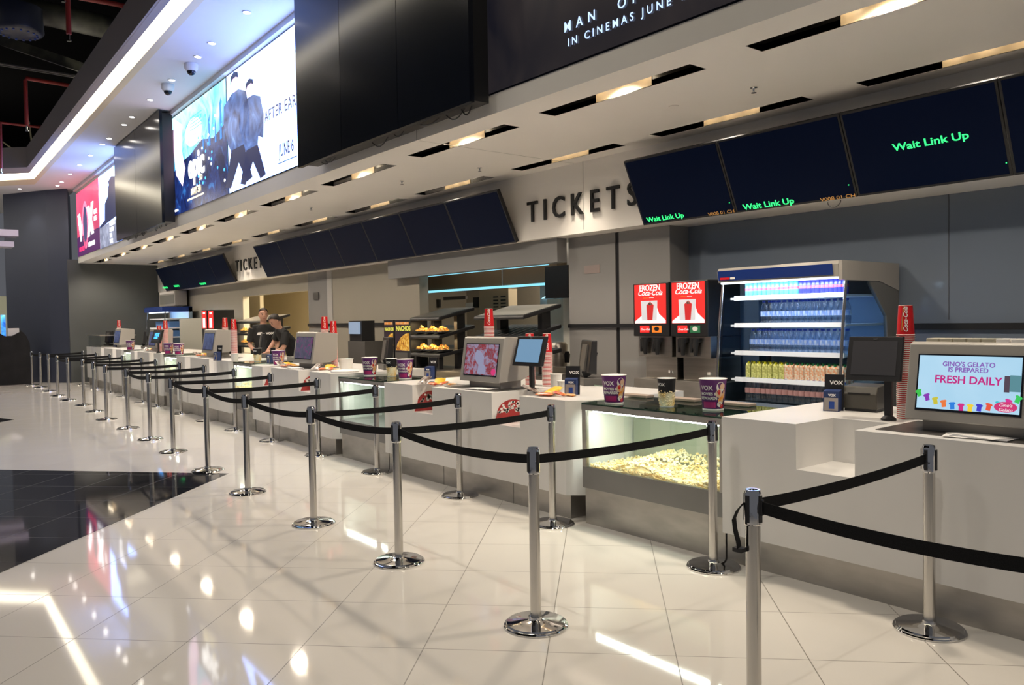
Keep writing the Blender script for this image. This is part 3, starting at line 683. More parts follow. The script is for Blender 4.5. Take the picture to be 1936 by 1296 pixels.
counter(16.82, 19.6, ZT[5], [(17.5, 17.9), (18.9, 19.2)], True, 'white service counter second from the far end', inlay=(17.95, 18.85))
counter(20.35, 24.9, ZT[6], [(21.1, 21.5), (22.5, 22.9), (23.9, 24.2)], True, 'white service counter at the far end by the dark wall')
# half disc popcorn stickers in the niches
def sticker(ya, zt, label):
    X = XF+.02+bend(ya); t = thing('popcorn_sticker', (X+.19, ya-.004, zt-.275), label, 'sticker')
    P = Plane((X, ya-.003, zt-.275), (1, 0, 0), (0, 0, 1), .38, .22)
    P.poly(MB(), [(.0, .0), (1, 0), (1, .45)]+[(.55+.45*math.cos(q*PI/12), .40+.52*math.sin(q*PI/12)) for q in range(0, 13)], .002).build('backing', mat('dull_red_print', (.38, .03, .03), .5), t)
    rnd = random.Random(int(ya*7)); mb = MB()
    for i in range(46):
        q = rnd.uniform(.1, PI-.1); r = rnd.uniform(.3, .98); P.ell(mb, .55+.42*r*math.cos(q), .38+.48*r*math.sin(q), .04, .05, 7, .004)
    mb.build('popcorn_print', M_pwhite, t)
sticker(5.73, ZT[2], 'red popcorn sticker in the counter niche right of the middle monitor')
sticker(7.08, ZT[2], 'red popcorn sticker in the counter niche left of the middle monitor')
sticker(9.98, ZT[3], 'small red popcorn sticker in the niche nearer than the staff')
sticker(11.3, ZT[3], 'small red popcorn sticker in the niche just before the staff')

# ------------------------------------------------------------------ popcorn cases
def blob(mb, c, r, rnd):
    for k in range(rnd.choice((2, 3, 3))):
        mb.ball((c[0]+rnd.uniform(-.5, .5)*r, c[1]+rnd.uniform(-.5, .5)*r, c[2]+rnd.uniform(-.3, .5)*r), r*rnd.uniform(.55, .8), 5)
def popcorn_case(y0, y1, zt, label, n, hi=.455, corn=True, light=1.0):
    X = XF+.02; yc = (y0+y1)/2; t = thing('popcorn_case', (X+.35+bend(yc), yc, 0), label, 'popcorn case')
    dz = zt-.965; zg = zt-.03
    MB().box(X+.03, 5.0, y0, y1, 0, .285).build('steel_base', M_steel2, t, do_bend=True)
    mb = MB(); mb.box(X, 5.0, y0, y1, .29, hi); mb.build('steel_front', noise_tint('grey_satin_front', (.25, .245, .24), (.22, .215, .21), 2, rough=.4, metal=.5), t, do_bend=True)
    mb = MB(); mb.box(X, X+.03, y1-.045, y1, hi, zg); mb.box(X, X+.03, y0, y0+.02, hi, zg); mb.box(X-.004, X+.05, y0, y1, zg-.02, zt-.006)
    mb.box(4.97, 5.0, y0, y0+.03, hi, zg); mb.box(4.97, 5.0, y1-.03, y1, hi, zg); mb.build('steel_frame', M_steel2, t, do_bend=True)
    MB().box(X+.006, X+.012, y0+.02, y1-.045, hi, zg-.02).build('front_glass', M_glass, t, do_bend=True)
    for i in (1, 2): q = y0+(y1-y0)*i/3; MB().box(X+.014, X+.30, q, q+.006, hi+.02, zg-.03).build('divider_pane', M_glass, t, do_bend=True)
    MB().box(4.93, 4.96, y0+.02, y1-.02, hi, zg).build('back_panel', mat('green_grey_back', (.27, .285, .235), .35, 0), t, do_bend=True)
    MB().box(X-.006, 5.05, y0+.004, y1-.004, zt-.006, zt+.006).build('glass_top', M_glasstop, t, do_bend=True)
    mb = MB(); k = int((y1-y0-.1)/.022)
    for i in range(k): q = y0+.035+i*.022; mb.box(X+.030, X+.042, q, q+.012, zg-.034, zg-.024)
    mb.build('led_strip', emis('white_led', (.93, 1.0, .95), 34), t, do_bend=True)
    area_light('case_light', (X+.06+bend(yc), yc, zg-.04), .04, (y1-y0)*.9, CASE_P*light*(y1-y0), (.94, 1.0, .86), (.35, 0, -1))
    if corn:
        rnd = random.Random(int(y0*100)); mb = MB()
        for i in range(n):
            u = rnd.random()**1.35; v = rnd.random(); x = X+.03+u*.56; y = y0+.03+v*(y1-y0-.08)
            g = .045*math.sin(v*9+2)+.035*math.sin(v*4.1)+.05*u+.05*math.exp(-((v-.35)/.12)**2)*u
            for lay in range(2): 
                if u < .08 or lay == 1: blob(mb, (x, y, hi+.008+max(0, g)*lay*1.0+rnd.uniform(0, .012)), .013, rnd)
        o = mb.build('popcorn_heap', M_corn, origin=(X+.3+bend(yc), yc, hi), do_bend=True)
        tag(o, label.replace('popcorn case', 'popcorn heap inside the case').replace('glass fronted ', ''), 'popcorn', kind='stuff')
        mb = MB(); mb.box(X+.02, 4.93, y0+.02, y1-.05, hi, hi+.008); mb.build('tray', M_corn, t, do_bend=True)
    return t
popcorn_case(3.255, 4.585, .955, 'glass fronted popcorn case full of popcorn, the near large one', 1500)
t = popcorn_case(7.675, 8.82, .965, 'glass fronted popcorn case, nearly empty, in the middle', 0, corn=False, light=.7)
popcorn_case(11.78, 12.62, 1.02, 'glass fronted popcorn case beyond the staff, brightly lit', 150, hi=.62)
popcorn_case(15.85, 16.8, 1.04, 'glass fronted popcorn case second from the far end', 120, hi=.70)
popcorn_case(19.62, 20.33, 1.05, 'small bright popcorn case at the far end', 80, hi=.70)

# ------------------------------------------------------------------ stanchions and belts
FRONT = [(58.9,664.5,61.5,730),(75.4,665.8,77.5,735.5),(90.4,669,93.5,742),(107.2,672.3,109.8,751),(126.5,675.6,130.4,758.8),(155,679.3,159.6,768.6),(175.6,684.4,180,780),(197.6,690.4,202.7,795),(238.9,697.3,242.8,811.2),(279.4,705.9,285.6,831.6),(322.3,715.4,329.3,855.6),(386,729.6,396,890.5),(462.3,746.4,470,931.8),(586,770.2,595,990),(747.6,798.7,756.2,1062.5),(1007.8,847.3,1013.4,1181.3)]
BACK = [(1770.4,839.6,1767,1184),(1352,795.3,1352.6,1072),(1040.6,765.2,1047,993),(865.9,744.5,870.2,938.5),(716.7,726,719.8,895.4),(602.9,714.1,609.8,862.1),(517.1,703.7,521.9,835.3),(448,695.5,453,815.6),(392.6,689,399,798),(345.6,684.4,348.7,783),(302,678.7,306.6,770),(273,676.7,276,760),(239,671.5,243,751),(219,669,220,743),(190.6,666,192.4,735.6),(174,662,176,729)]
HP = .95
def base_xy(b):
    p = at(b[2], b[3], 'Z', 0); q = at(b[0], b[1], 'Z', HP); return ((p.x+q.x)/2, (p.y+q.y)/2)
def make_post(loc):
    t = thing('queue_post', loc, None, 'stanchion'); c = Vector(loc)
    MB().lathe(c, [(.170, .0), (.172, .008), (.168, .014), (.160, .016), (.156, .024), (.10, .032), (.045, .036), (.036, .040), (.034, .052)], 40).build('base', M_chrome, t, smooth=35)
    MB().lathe(c, [(.0285, .05), (.0285, .815)], 24).build('pole', M_brushed, t, smooth=40)
    MB().lathe(c, [(.031, .812), (.034, .816), (.034, .935), (.030, .944), (.028, .95), (.020, .95), (.018, .938), (.0, .938)], 24).build('head', M_chrome, t, smooth=35)
    for k in range(4):
        a = k*PI/2; x, y = math.cos(a), math.sin(a)
        mb = MB(); sl = Vector((c.x+x*.034, c.y+y*.034, c.z)); tx = Vector((-y, x, 0))*.008; nn = Vector((x, y, 0))*.004
        A = [sl-tx-nn+Vector((0, 0, .825)), sl+tx-nn+Vector((0, 0, .825)), sl+tx-nn+Vector((0, 0, .93)), sl-tx-nn+Vector((0, 0, .93))]
        mb.hexa(A, [v+nn*2 for v in A]); mb.build('slot_cover', M_black, t)
    return t
proto = make_post((0, 0, 0))
for ch in proto.children: ch['x'] = 1
def near_words(x): return x
fr = [base_xy(b) for b in FRONT]; bk = [base_xy(b) for b in BACK]
bk[0] = (4.19, bk[0][1])
bk = [(min(x, 4.215+bend(y)), y) for x, y in bk]
q17 = at(1422.9, 925.6, 'Z', HP); fr.append((q17.x, q17.y)); fr.append((2.68, .62))
fl = ['chrome queue post of the outer row, %s' % w for w in ('farthest of all by the navy wall', 'second from the far end', 'third from the far end', 'fourth from the far end', 'fifth from the far end', 'sixth from the far end', 'seventh from the far end', 'eighth from the far end',
      'ninth from the far end', 'eighth from the near end', 'seventh from the near end', 'standing at the tip of the black floor', 'just nearer than the black floor tip', 'fourth from the near end', 'third from the near end', 'in the centre foreground with its whole base shown', 'nearest one with a loose black strap', 'beyond the right edge of the picture')]
bl = ['chrome queue post, counter row, %s' % w for w in ('at the right in front of the gelato screen counter', 'in front of the near popcorn case', 'in front of the chamfered counter end', 'in front of the middle monitor', 'in front of the middle popcorn case', 'third from the middle case, before the staff counter',
      'in front of the two staff', 'at the third popcorn case', 'just beyond the third popcorn case', 'before the fourth counter', 'at the fourth popcorn case', 'just beyond the fourth popcorn case', 'in front of the fifth counter', 'near the farthest popcorn case', 'second from the far wall', 'closest to the far wall')]
posts = {}
for i, (x, y) in enumerate(fr):
    c = proto if i == 0 else copy_tree(proto, (x, y, 0))
    c.location = (x, y, 0); tag(c, fl[i], group='outer row queue posts'); posts[('f', i)] = (x, y)
for i, (x, y) in enumerate(bk):
    c = copy_tree(proto, (x, y, 0)); tag(c, bl[i], group='counter row queue posts'); posts[('b', i)] = (x, y)
def belt(a, b, label, sag=.02, za=.885, zb=.885, half=.024):
    a = Vector((*a, za)); b = Vector((*b, zb)); d = (b-a); L = d.length; d.normalize(); a2 = a+d*.034; b2 = b-d*.034
    t = thing('queue_belt', (a2+b2)/2, label, 'belt', None); n = 14; sd = Vector((-d.y, d.x, 0)).normalized()*.0012; mb = MB(); vs = []; fs = []
    for i in range(n+1):
        u = i/n; p = a2.lerp(b2, u)-Vector((0, 0, sag*4*u*(1-u)*min(1.5, L)))
        for s in (-1, 1):
            vs += [p+sd*s+Vector((0, 0, half)), p+sd*s-Vector((0, 0, half))]
    for i in range(n):
        o = i*4; fs += [(o, o+1, o+5, o+4), (o+3, o+2, o+6, o+7), (o, o+4, o+6, o+2), (o+1, o+3, o+7, o+5)]
    fs += [(0, 2, 3, 1), (n*4, n*4+1, n*4+3, n*4+2)]
    mb.add(vs, fs); mb.build('webbing', M_belt, t)
    mb = MB(); e = b2-d*.012
    A = [e+sd*6+Vector((0, 0, .03)), e-sd*6+Vector((0, 0, .03)), e-sd*6-Vector((0, 0, .03)), e+sd*6-Vector((0, 0, .03))]
    mb.hexa(A, [v+d*.02 for v in A]); mb.build('clip', M_black, t)
    return t
def pw(l): return l.split(', ', 2)
pairs = [(('f', 16), ('b', 0)), (('f', 15), ('b', 1)), (('f', 14), ('b', 2)), (('f', 13), ('b', 3)), (('f', 12), ('b', 4)), (('f', 11), ('b', 5)), (('f', 10), ('b', 6)), (('f', 9), ('b', 7)), (('f', 8), ('b', 8)),
         (('f', 7), ('b', 9)), (('f', 6), ('b', 10)), (('f', 5), ('b', 11)), (('f', 4), ('b', 12)), (('f', 3), ('b', 13)), (('f', 2), ('b', 14)), (('f', 1), ('b', 15))]
pl = ['from the bottom cut-off post to the gelato counter post', 'crossing in front of the near popcorn case', 'ending at the chamfered counter end', 'ending before the middle monitor', 'ending before the middle popcorn case', 'ending before the nearer staff counter part',
      'ending in front of the two staff', 'ending at the third popcorn case', 'just beyond the third popcorn case', 'ending before the fourth counter', 'ending at the fourth popcorn case', 'just beyond the fourth popcorn case', 'fourth from the far end', 'third from the far end', 'second from the far end', 'farthest one by the navy wall']
for (a, b), l in zip(pairs, pl): belt(posts[a], posts[b], 'black cross belt '+l, .012)
chain = [((17), (16), 'running off the right picture edge'), (14, 15, 'between the third and second nearest outer posts'), (13, 14, 'between the fourth and third nearest outer posts'), (12, 13, 'between the fifth and fourth nearest outer posts'),
         (11, 12, 'starting at the black floor tip post'), (10, 11, 'ending at the black floor tip post'), (8, 9, 'between the ninth and tenth posts from the far end'), (3, 4, 'between two far posts near the navy wall'), (0, 1, 'between the two farthest outer posts')]
for a, b, l in chain: belt(posts[('f', a)], posts[('f', b)], 'black sagging outer row belt '+l, .024)
# loose strap on the nearest post
x, y = fr[16]; dl = -RT0; mb = MB(); t = thing('loose_strap', (x-.05, y, .8), 'loose black strap end dangling beside the nearest post', 'strap')
pts = [(.034, .90), (.060, .87), (.075, .835), (.070, .79), (.060, .75), (.055, .72)]; vs = []; fs = []
ww = Vector((FW.x, FW.y, 0)).normalized()*.018+RT0*.012
for i, (d, z) in enumerate(pts):
    p = Vector((x, y, z))-RT0*d; vs += [p-ww, p+ww, p+ww+RT0*.003, p-ww+RT0*.003]
for i in range(len(pts)-1):
    for k in range(4): fs.append((i*4+k, i*4+(k+1) % 4, i*4+4+(k+1) % 4, i*4+4+k))
fs += [(0, 1, 2, 3), (len(pts)*4-1, len(pts)*4-2, len(pts)*4-3, len(pts)*4-4)]
mb.add(vs, fs); mb.build('webbing', M_belt, t); p = Vector((x, y, .715))-RT0*.052; MB().cb(p, .04, .04, .016).build('end_clip', M_black, t)

# ------------------------------------------------------------------ things on the counters
def L2W(o, rz):    # local frame: a = towards the queue (-X), b = to the viewer's right (-Y); rotated by rz
    ca, sa = math.cos(rz), math.sin(rz)
    def f(a, b, z): x, y = -a, -b; return Vector((o[0]+x*ca-y*sa, o[1]+x*sa+y*ca, o[2]+z))
    return f
def lbox(mb, f, a0, a1, b0, b1, z0, z1):
    vs = [f(a, b, z) for a in (a0, a1) for b in (b0, b1) for z in (z0, z1)]
    return mb.add(vs, [(0, 1, 3, 2), (4, 6, 7, 5), (0, 4, 5, 1), (2, 3, 7, 6), (0, 2, 6, 4), (1, 5, 7, 3)])
def lprism(mb, f, prof, b0, b1):
    n = len(prof); vs = [f(a, b0, z) for a, z in prof]+[f(a, b1, z) for a, z in prof]
    return mb.add(vs, [tuple(range(n)), tuple(range(n, 2*n))[::-1]]+[(i, n+i, n+(i+1) % n, (i+1) % n) for i in range(n)])

M_gel = screen_noise('gelato_screen_picture', [(.3, (.36, .60, .78)), (.7, (.46, .68, .84))], 2.5, 1.0, .2)
M_straw = screen_noise('berries_screen_picture', [(.30, (.30, .22, .30)), (.42, (.45, .03, .04)), (.52, (.45, .30, .42)), (.62, (.50, .45, .68)), (.72, (.70, .10, .08)), (.85, (.85, .45, .1))], 13, .5, 1.2)
M_purp = screen_noise('purple_screen_picture', [(.3, (.08, .07, .12)), (.52, (.12, .11, .18)), (.64, (.26, .05, .20)), (.75, (.13, .12, .20))], 7, .55, 2)
M_dimpic = screen_noise('violet_blue_screen_picture', [(.3, (.04, .05, .12)), (.7, (.10, .13, .26))], 5, .8, 1)
def monitor(o, screen, label, w=.64, rz=0):
    f = L2W(o, rz); t = thing('counter_display', o, label, 'display')
    prof = [(.17, .065), (.10, .485), (.07, .497), (-.20, .475), (-.22, .44), (-.20, .12), (-.10, .075)]
    lprism(MB(), f, prof, -w/2, w/2).build('housing', M_greyplastic, t, bevel=.006)
    lbox(MB(), f, -.15, .10, -w/2+.07, w/2-.07, .0, .075).build('neck', M_greyplastic, t)
    A = f(.17, -w/2, .065); B = f(.17, w/2, .065); C = f(.10, -w/2, .485); P = Plane(A, B-A, C-A, w, (C-A).length)
    fr = P.rect(MB(), .085, .915, .13, .87, .004, .006).build('screen_frame', M_blackg, t)
    P.rect(MB(), .10, .90, .16, .85, .006, .003).build('screen', screen, t)
    return t, P
t, P = monitor((4.70, 1.82, ZT[1]), M_gel, 'large grey counter display reading FRESH DAILY, at the right edge')
for s_, u, v, h, mm in (("GINO'S GELATO", .50, .715, .036, mat('violet_screen_text', (0, 0, 0), .4, emit=(.22, .10, .42), es=1)), ('IS PREPARED', .50, .645, .036, MATS['violet_screen_text']), ('FRESH DAILY', .50, .50, .058, mat('magenta_screen_text', (0, 0, 0), .4, emit=(.50, .02, .20), es=1))):
    P.txt(s_, u, v, h, mm, t, .0075, bold=.02, align='CENTER')
cols = [(.05, .55, .08), (.25, .04, .45), (.60, .55, .05), (.85, .20, .05), (.03, .22, .75), (.65, .03, .25), (.90, .65, .05), (.06, .05, .60), (.85, .10, .05), (.05, .55, .65), (.70, .04, .30), (.05, .60, .12)]
for i, c in enumerate(cols):
    u = .115+.77*i/11; v = .20+.15*((i-5.6)/5.6)**2; s = .028; q = (i-5.5)*-.07
    mm = mat('shirt_picture_%d' % i, (0, 0, 0), .4, emit=c, es=.9)
    pts = [(-1, .7), (-.6, 1), (.6, 1), (1, .7), (.75, .35), (.62, .45), (.62, -.9), (-.62, -.9), (-.62, .45), (-.75, .35)]
    P.poly(MB(), [(u+(a*math.cos(q)-b*math.sin(q))*s, v+(a*math.sin(q)+b*math.cos(q))*s*1.7) for a, b in pts], .0075).build('shirt_picture', mm, t)
P.ell(MB(), .80, .24, .085, .065, 24, .0085).build('badge_picture', mat('badge_pink', (0, 0, 0), .4, emit=(.65, .04, .18), es=.9), t)
P.txt("Gino's\nGelato", .80, .245, .024, mat('soft_white_screen_text', (0, 0, 0), .4, emit=(.9, .8, .85), es=.9), t, .0095, align='CENTER', shear=.3)
P.rect(MB(), .78, .82, .42, .62, .0075).build('shutter_picture', mat('shutter_brown', (0, 0, 0), .4, emit=(.10, .07, .10), es=.8), t)
P.rect(MB(), .82, .90, .43, .63, .0072).build('window_picture', mat('window_green', (0, 0, 0), .4, emit=(.12, .30, .35), es=.8), t)
for i in range(8):
    y = 2.045-.072*i; b = MB().box(4.66, 4.76, y-.033, y+.033, ZT[1]+.488, ZT[1]+.515)
    tag(b.build('gum_box', [M_pwhite, mat('dull_card', (.45, .42, .33), .5)][i < 5], origin=(4.71, y, ZT[1]+.488), bevel=.004), 'small flat box in the row lying on top of the gelato display', 'box', 'small boxes on the gelato display')
t, P = monitor((4.72, 6.21, ZT[2]), M_straw, 'large grey counter display showing red berries, on the second counter')
P.ell(MB(), .84, .24, .055, .075, 18, .0075).build('badge_picture', MATS['badge_pink'], t)
P.poly(MB(), [(.44, .18), (.66, .18), (.62, .36), (.55, .42), (.58, .56), (.48, .70), (.38, .72), (.33, .58), (.40, .44), (.46, .38)], .0072).build('glass_picture', mat('pale_lilac_picture', (0, 0, 0), .4, emit=(.42, .42, .62), es=.6), t)
monitor((4.80, 10.42, ZT[3]), M_purp, 'large grey counter display with a dim purple picture, on the staff counter')
monitor((4.95, 14.86, ZT[4]), M_dimpic, 'large grey counter display with a dark violet picture, on the fourth counter')
monitor((5.05, 18.95, ZT[5]), M_dimpic, 'large grey counter display beside the small screen with blue logo, far away')
monitor((5.20, 22.9, ZT[6]), M_dimpic, 'large grey counter display at the far end, by the farthest cup stack')

def pole_display(o, z, rz, label, lit=None, w=.30, h=.25, db=0):
    """o = pole foot; z = centre height of the display"""
    t = thing('customer_screen', o, label, 'screen'); f = L2W(o, rz); dz = z-o[2]
    MB().lathe(o, [(.045, 0), (.045, .012), (.022, .03), (.020, .04)], 18).build('foot', M_black, t, smooth=40)
    lbox(MB(), f, -.014, .014, -.022, .022, .03, dz).build('pole', M_black, t)
    prof = [(.075, dz-h/2), (-.005, dz+h/2), (-.04, dz+h/2), (.03, dz-h/2)]
    lprism(MB(), f, prof, db-w/2, db+w/2).build('housing', M_black, t, bevel=.004)
    A = f(.075, db-w/2, dz-h/2); B = f(.075, db+w/2, dz-h/2); C = f(-.005, db-w/2, dz+h/2); P = Plane(A, B-A, C-A, w, (C-A).length)
    P.rect(MB(), .09, .91, .13, .90, .002, .003).build('display', lit or mat('unlit_display', (.045, .045, .052), .3), t)
    P.rect(MB(), .46, .54, .935, .955, .002).build('maker_mark', M_silver, t)
    return t, P
M_lcd = emis('blue_grey_lcd', (.18, .33, .50), .85)
pole_display(at(1680, 795, 'Z', ZT[1]), 1.345, .18, 'small unlit black customer screen on a pole, near the gelato display', None, .32, .27, -.075)
p = at(1006, 737, 'Z', ZT[2]+.01); pole_display((p.x, p.y, ZT[2]), 1.33, .05, 'small customer screen glowing plain blue, on a pole beside the berry display', M_lcd, .38, .27)
p = at(608, 690, 'X', 5.2); pole_display((5.2, p.y, ZT[3]), 1.36, .1, 'small customer screen glowing dull beige, beside the purple display', emis('beige_lcd', (.20, .17, .10), 1.0), .40, .27)
p = at(411, 641, 'X', 5.38); pole_display((5.38, p.y, ZT[4]), 1.37, .1, 'small customer screen with pale lines, beside the violet display', emis('pale_lcd', (.14, .22, .36), 1.0), .40, .27)
p = at(299, 636, 'X', 4.62); t, P = pole_display((4.62, p.y, ZT[5]), 1.39, .0, 'small dark customer screen with a glowing blue logo, far away', None, .62, .27)
P.txt('VOX', .28, .50, .10, M_bluemid, t, bold=.04, sx=1.5); P.txt('CINEMAS', .27, .33, .05, M_bluemid, t, bold=.03, sx=1.3)
p = at(213, 632, 'X', 5.45); pole_display((5.45, min(p.y, 24.6), ZT[6]), 1.39, .0, 'small dark blue customer screen by the farthest cup stack', emis('dark_blue_lcd', (.01, .04, .12), 1), .5, .27)

# stacked paper cups, standing mouth down
def wrap_text(s, size, material, parent, c, r0, r1, H, a_mid, z0, vertical=False, bold=.02, shear=0, sx=1, off=.0012):
    """print lettering round a cone; c base centre, r0/r1 bottom/top radius, a_mid = facing angle"""
    o = text(s, size, material, parent, (0, 0, 0), (1, 0, 0), (0, 1, 0), ext=.0003, bold=bold, shear=shear, sx=sx, align='CENTER')
    base = wloc(parent); me = o.data
    bm = bmesh.new(); bm.from_mesh(me); bmesh.ops.subdivide_edges(bm, edges=[e for e in bm.edges if e.calc_length() > .012], cuts=2); bm.to_mesh(me); bm.free()
    for v in me.vertices:
        q = v.co+base; x, y, d = q.x, q.y, q.z
        if vertical: x, y = -y, x
        z = z0+y; r = r0+(r1-r0)*z/H+off+d; a = a_mid+x/max(r, .01)
        v.co = Vector((c[0]+r*math.cos(a), c[1]+r*math.sin(a), c[2]+z))-base
    return o
CR, CT, CH = .051, .040, .185
def cup_mesh_full(o, red=True):
    t = thing('paper_cup', o, None, 'cup')
    MB().lathe(o, [(CR, .006), (CT, CH), (CT-.004, CH), (CT-.005, CH-.008), (0, CH-.008)], 20).build('wall', M_red, t, smooth=50)
    MB().lathe(o, [(CR-.001, 0), (CR+.0025, .002), (CR+.0025, .005), (CR-.001, .007)], 20).build('rim', M_pwhite, t)
    MB().lathe(o, [(CT-.001, CH-.002), (CT+.0012, CH), (CT-.003, CH+.001)], 20).build('base_ring', M_pwhite, t)
    a = math.atan2(-o[1], -o[0]); wrap_text('Coca-Cola', .036, M_text, t, o, CR, CT, CH, a+.25, .098, True, .02, .35, 1.0)
    for k in (-.55, -.45): 
        mb = MB(); 
        for j in range(6): mb.add([(o[0]+(CR+(CT-CR)*(z/CH)+.001)*math.cos(a+b), o[1]+(CR+(CT-CR)*(z/CH)+.001)*math.sin(a+b), o[2]+z) for z, b in ((.03+j*.025, k+.02*j*j*.3), (.03+j*.025, k+.05+.02*j*j*.3), (.055+j*.025, k+.05+.02*(j+1)**2*.3), (.055+j*.025, k+.02*(j+1)**2*.3))], [(0, 1, 2, 3)])
        mb.build('swoosh_print', M_silver if k < -.5 else M_yellow, t)
    return t
def cup_low(o):
    mb = MB(); mb.m(1).lathe(o, [(CR-.001, 0), (CR+.0025, .001), (CR+.0025, .0055), (CR-.001, .0065)], 16); mb.m(0).lathe(o, [(CR-.0008, .0065), (CR-.002, .03)], 16)
    return mb.build('paper_cup', [M_red, M_pwhite], origin=o)
full_cup = cup_mesh_full((0, 0, 0)); low_cup = cup_low((0, 0, 0)); first = [True, True]
def cup_stack(x, y, z, n, where, step=.0127):
    g = 'paper cups stacked %s' % where
    for i in range(n):
        if first[0]: c = low_cup; first[0] = False
        else: c = low_cup.copy(); COL.objects.link(c)
        c.location = (x+random.uniform(-.0008, .0008), y, z+.0005+i*step); tag(c, 'red and white paper cup nested in the stack %s' % where, 'cup', g)
    a = math.atan2(-y, -x)
    if first[1]: c = full_cup; first[1] = False
    else: c = copy_tree(full_cup)
    c.location = (x, y, z+.0005+n*step); c.rotation_euler = (0, 0, a-math.atan2(0, 0)-0 if False else a); tag(c, 'whole red paper cup topping the stack %s' % where, 'cup')
cup_stack(5.005, 2.355, ZT[1], 41, 'beside the gelato display')
p = at(965, 735, 'Z', ZT[2]); cup_stack(5.13, 6.13, ZT[2], 26, 'left behind the plain blue screen')
cup_stack(5.13, 5.87, ZT[2], 26, 'right behind the plain blue screen')
cup_stack(4.86, 6.44, ZT[2]+.483, 8, 'on top of the berry display')
p = at(632, 694, 'Z', ZT[3]); cup_stack(p.x, p.y, ZT[3], 36, 'right of the beige screen')
p = at(432, 681, 'Z', ZT[4]); cup_stack(p.x+.1, p.y, ZT[4], 38, 'right of the violet display')
p = at(314, 665, 'Z', ZT[5]); cup_stack(p.x, p.y, ZT[5], 38, 'behind the blue logo screen, right one')
p = at(302, 665, 'Z', ZT[5]); cup_stack(p.x, p.y, ZT[5], 30, 'behind the blue logo screen, left one')
p = at(226, 655, 'Z', ZT[6]); cup_stack(p.x, p.y, ZT[6], 42, 'at the far counter end')
p = at(576, 636, 'X', 4.95); cup_stack(4.95, 10.36, ZT[3]+.481, 3, 'on top of the purple display')
cup_stack(5.08, 14.75, ZT[4]+.481, 3, 'on top of the violet display')

# popcorn buckets
def bucket(o, label, rot=0, h=.222, r0=.072, r1=.096):
    t = thing('popcorn_bucket', o, label, 'bucket'); a = math.atan2(-o[1], -o[0])+rot
    MB().lathe(o, [(r0-.002, .006), (r0, .008), (r1, h-.004), (r1-.004, h-.004), (r0-.004, .010), (0, .010)], 32).build('wall', M_purple, t, smooth=50)
    mb = MB(); mb.lathe(o, [(r1-.002, h-.006), (r1+.003, h-.004), (r1+.003, h), (r1-.003, h+.001)], 32); mb.build('rim', M_pwhite, t)
    MB().lathe(o, [(r0-.003, 0), (r0+.0012, .0), (r0+.0016, .010), (r0, .011)], 32).build('foot_ring', M_pwhite, t)
    R = lambda z: r0+(r1-r0)*(z/h)
    def patch(a0, a1, z0, z1, m_, nm, n=8, off=.0010):
        mb = MB()
        for i in range(n):
            b0, b1 = a0+(a1-a0)*i/n, a0+(a1-a0)*(i+1)/n
            mb.add([(o[0]+(R(z)+off)*math.cos(b), o[1]+(R(z)+off)*math.sin(b), o[2]+z) for b, z in ((b0, z0), (b1, z0), (b1, z1), (b0, z1))], [(0, 1, 2, 3)])
        mb.build(nm, m_, t)
    patch(a-.95, a+.25, .020, .062, M_magenta, 'magenta_band')
    wrap_text('VOX', .044, M_text, t, o, r0, r1, h, a-.52, .145, bold=.03, sx=.95)
    wrap_text('MOVIES &', .029, M_text, t, o, r0, r1, h, a-.40, .108, bold=.03, sx=.95); wrap_text('REWARDS', .029, M_text, t, o, r0, r1, h, a-.40, .078, bold=.03, sx=.95)
    def disc(b, z, ra, m_, off, n=12, sy=1):
        mb = MB(); mb.add([(o[0]+(R(z+ra*sy*math.sin(k*2*PI/n))+off)*math.cos(b+ra*math.cos(k*2*PI/n)/R(z)), o[1]+(R(z+ra*sy*math.sin(k*2*PI/n))+off)*math.sin(b+ra*math.cos(k*2*PI/n)/R(z)), o[2]+z+ra*sy*math.sin(k*2*PI/n)) for k in range(n)], [tuple(range(n))]); mb.build('artwork', m_, t)
    for b, z, ra, m_, off, sy in ((.62, .165, .032, M_pwhite, .0012, 1.2), (.50, .12, .026, MATS.get('art_cream') or mat('art_cream', (.75, .50, .36), .5), .0016, 1.1), (.78, .12, .030, M_orange, .0018, 1.5), (.50, .13, .012, M_red, .0022, 1.4), (.70, .07, .022, M_orange, .0022, 1.2), (.62, .045, .020, M_pwhite, .0024, 1), (.80, .17, .022, MATS['art_cream'], .0026, 1), (.85, .03, .015, M_red, .0026, 1)):
        disc(a+b, z, ra, m_, off, sy=sy)
    return t
def small_cup(o, label, h=.21, r0=.052, r1=.068):
    t = thing('popcorn_cup', o, label, 'cup'); a = math.atan2(-o[1], -o[0])
    MB().lathe(o, [(r0, .004), (r0+(r1-r0)*.5, h*.5)], 28).build('popcorn_print', M_corn, t, smooth=50)
    MB().lathe(o, [(r0+(r1-r0)*.5, h*.5), (r1, h-.003), (r1-.004, h-.003), (r0-.003, .008), (0, .008)], 28).build('wall', M_black, t, smooth=50)
    MB().lathe(o, [(r1-.002, h-.004), (r1+.0025, h-.002), (r1+.002, h), (r1-.003, h)], 28).build('rim', M_pwhite, t); MB().lathe(o, [(r0-.002, 0), (r0+.001, .0), (r0+.001, .006)], 28).build('foot_ring', M_pwhite, t)
    rnd = random.Random(3); mb = MB()
    for i in range(90):
        b = rnd.uniform(0, 2*PI); z = rnd.uniform(.01, h*.56); r = r0+(r1-r0)*z/h; mb.ball((o[0]+r*math.cos(b), o[1]+r*math.sin(b), o[2]+z), .007, 5, 1, 1, 1)
    mb.build('popcorn_picture', M_corn, t)
    wrap_text('VOX', .03, M_text, t, o, r0, r1, h, a-.7, .155, bold=.04); return t
CT1 = .962
p = at(1156, 764, 'Z', CT1); bucket((p.x+.05, p.y+.02, CT1), 'purple popcorn bucket at the left end of the near glass case top')
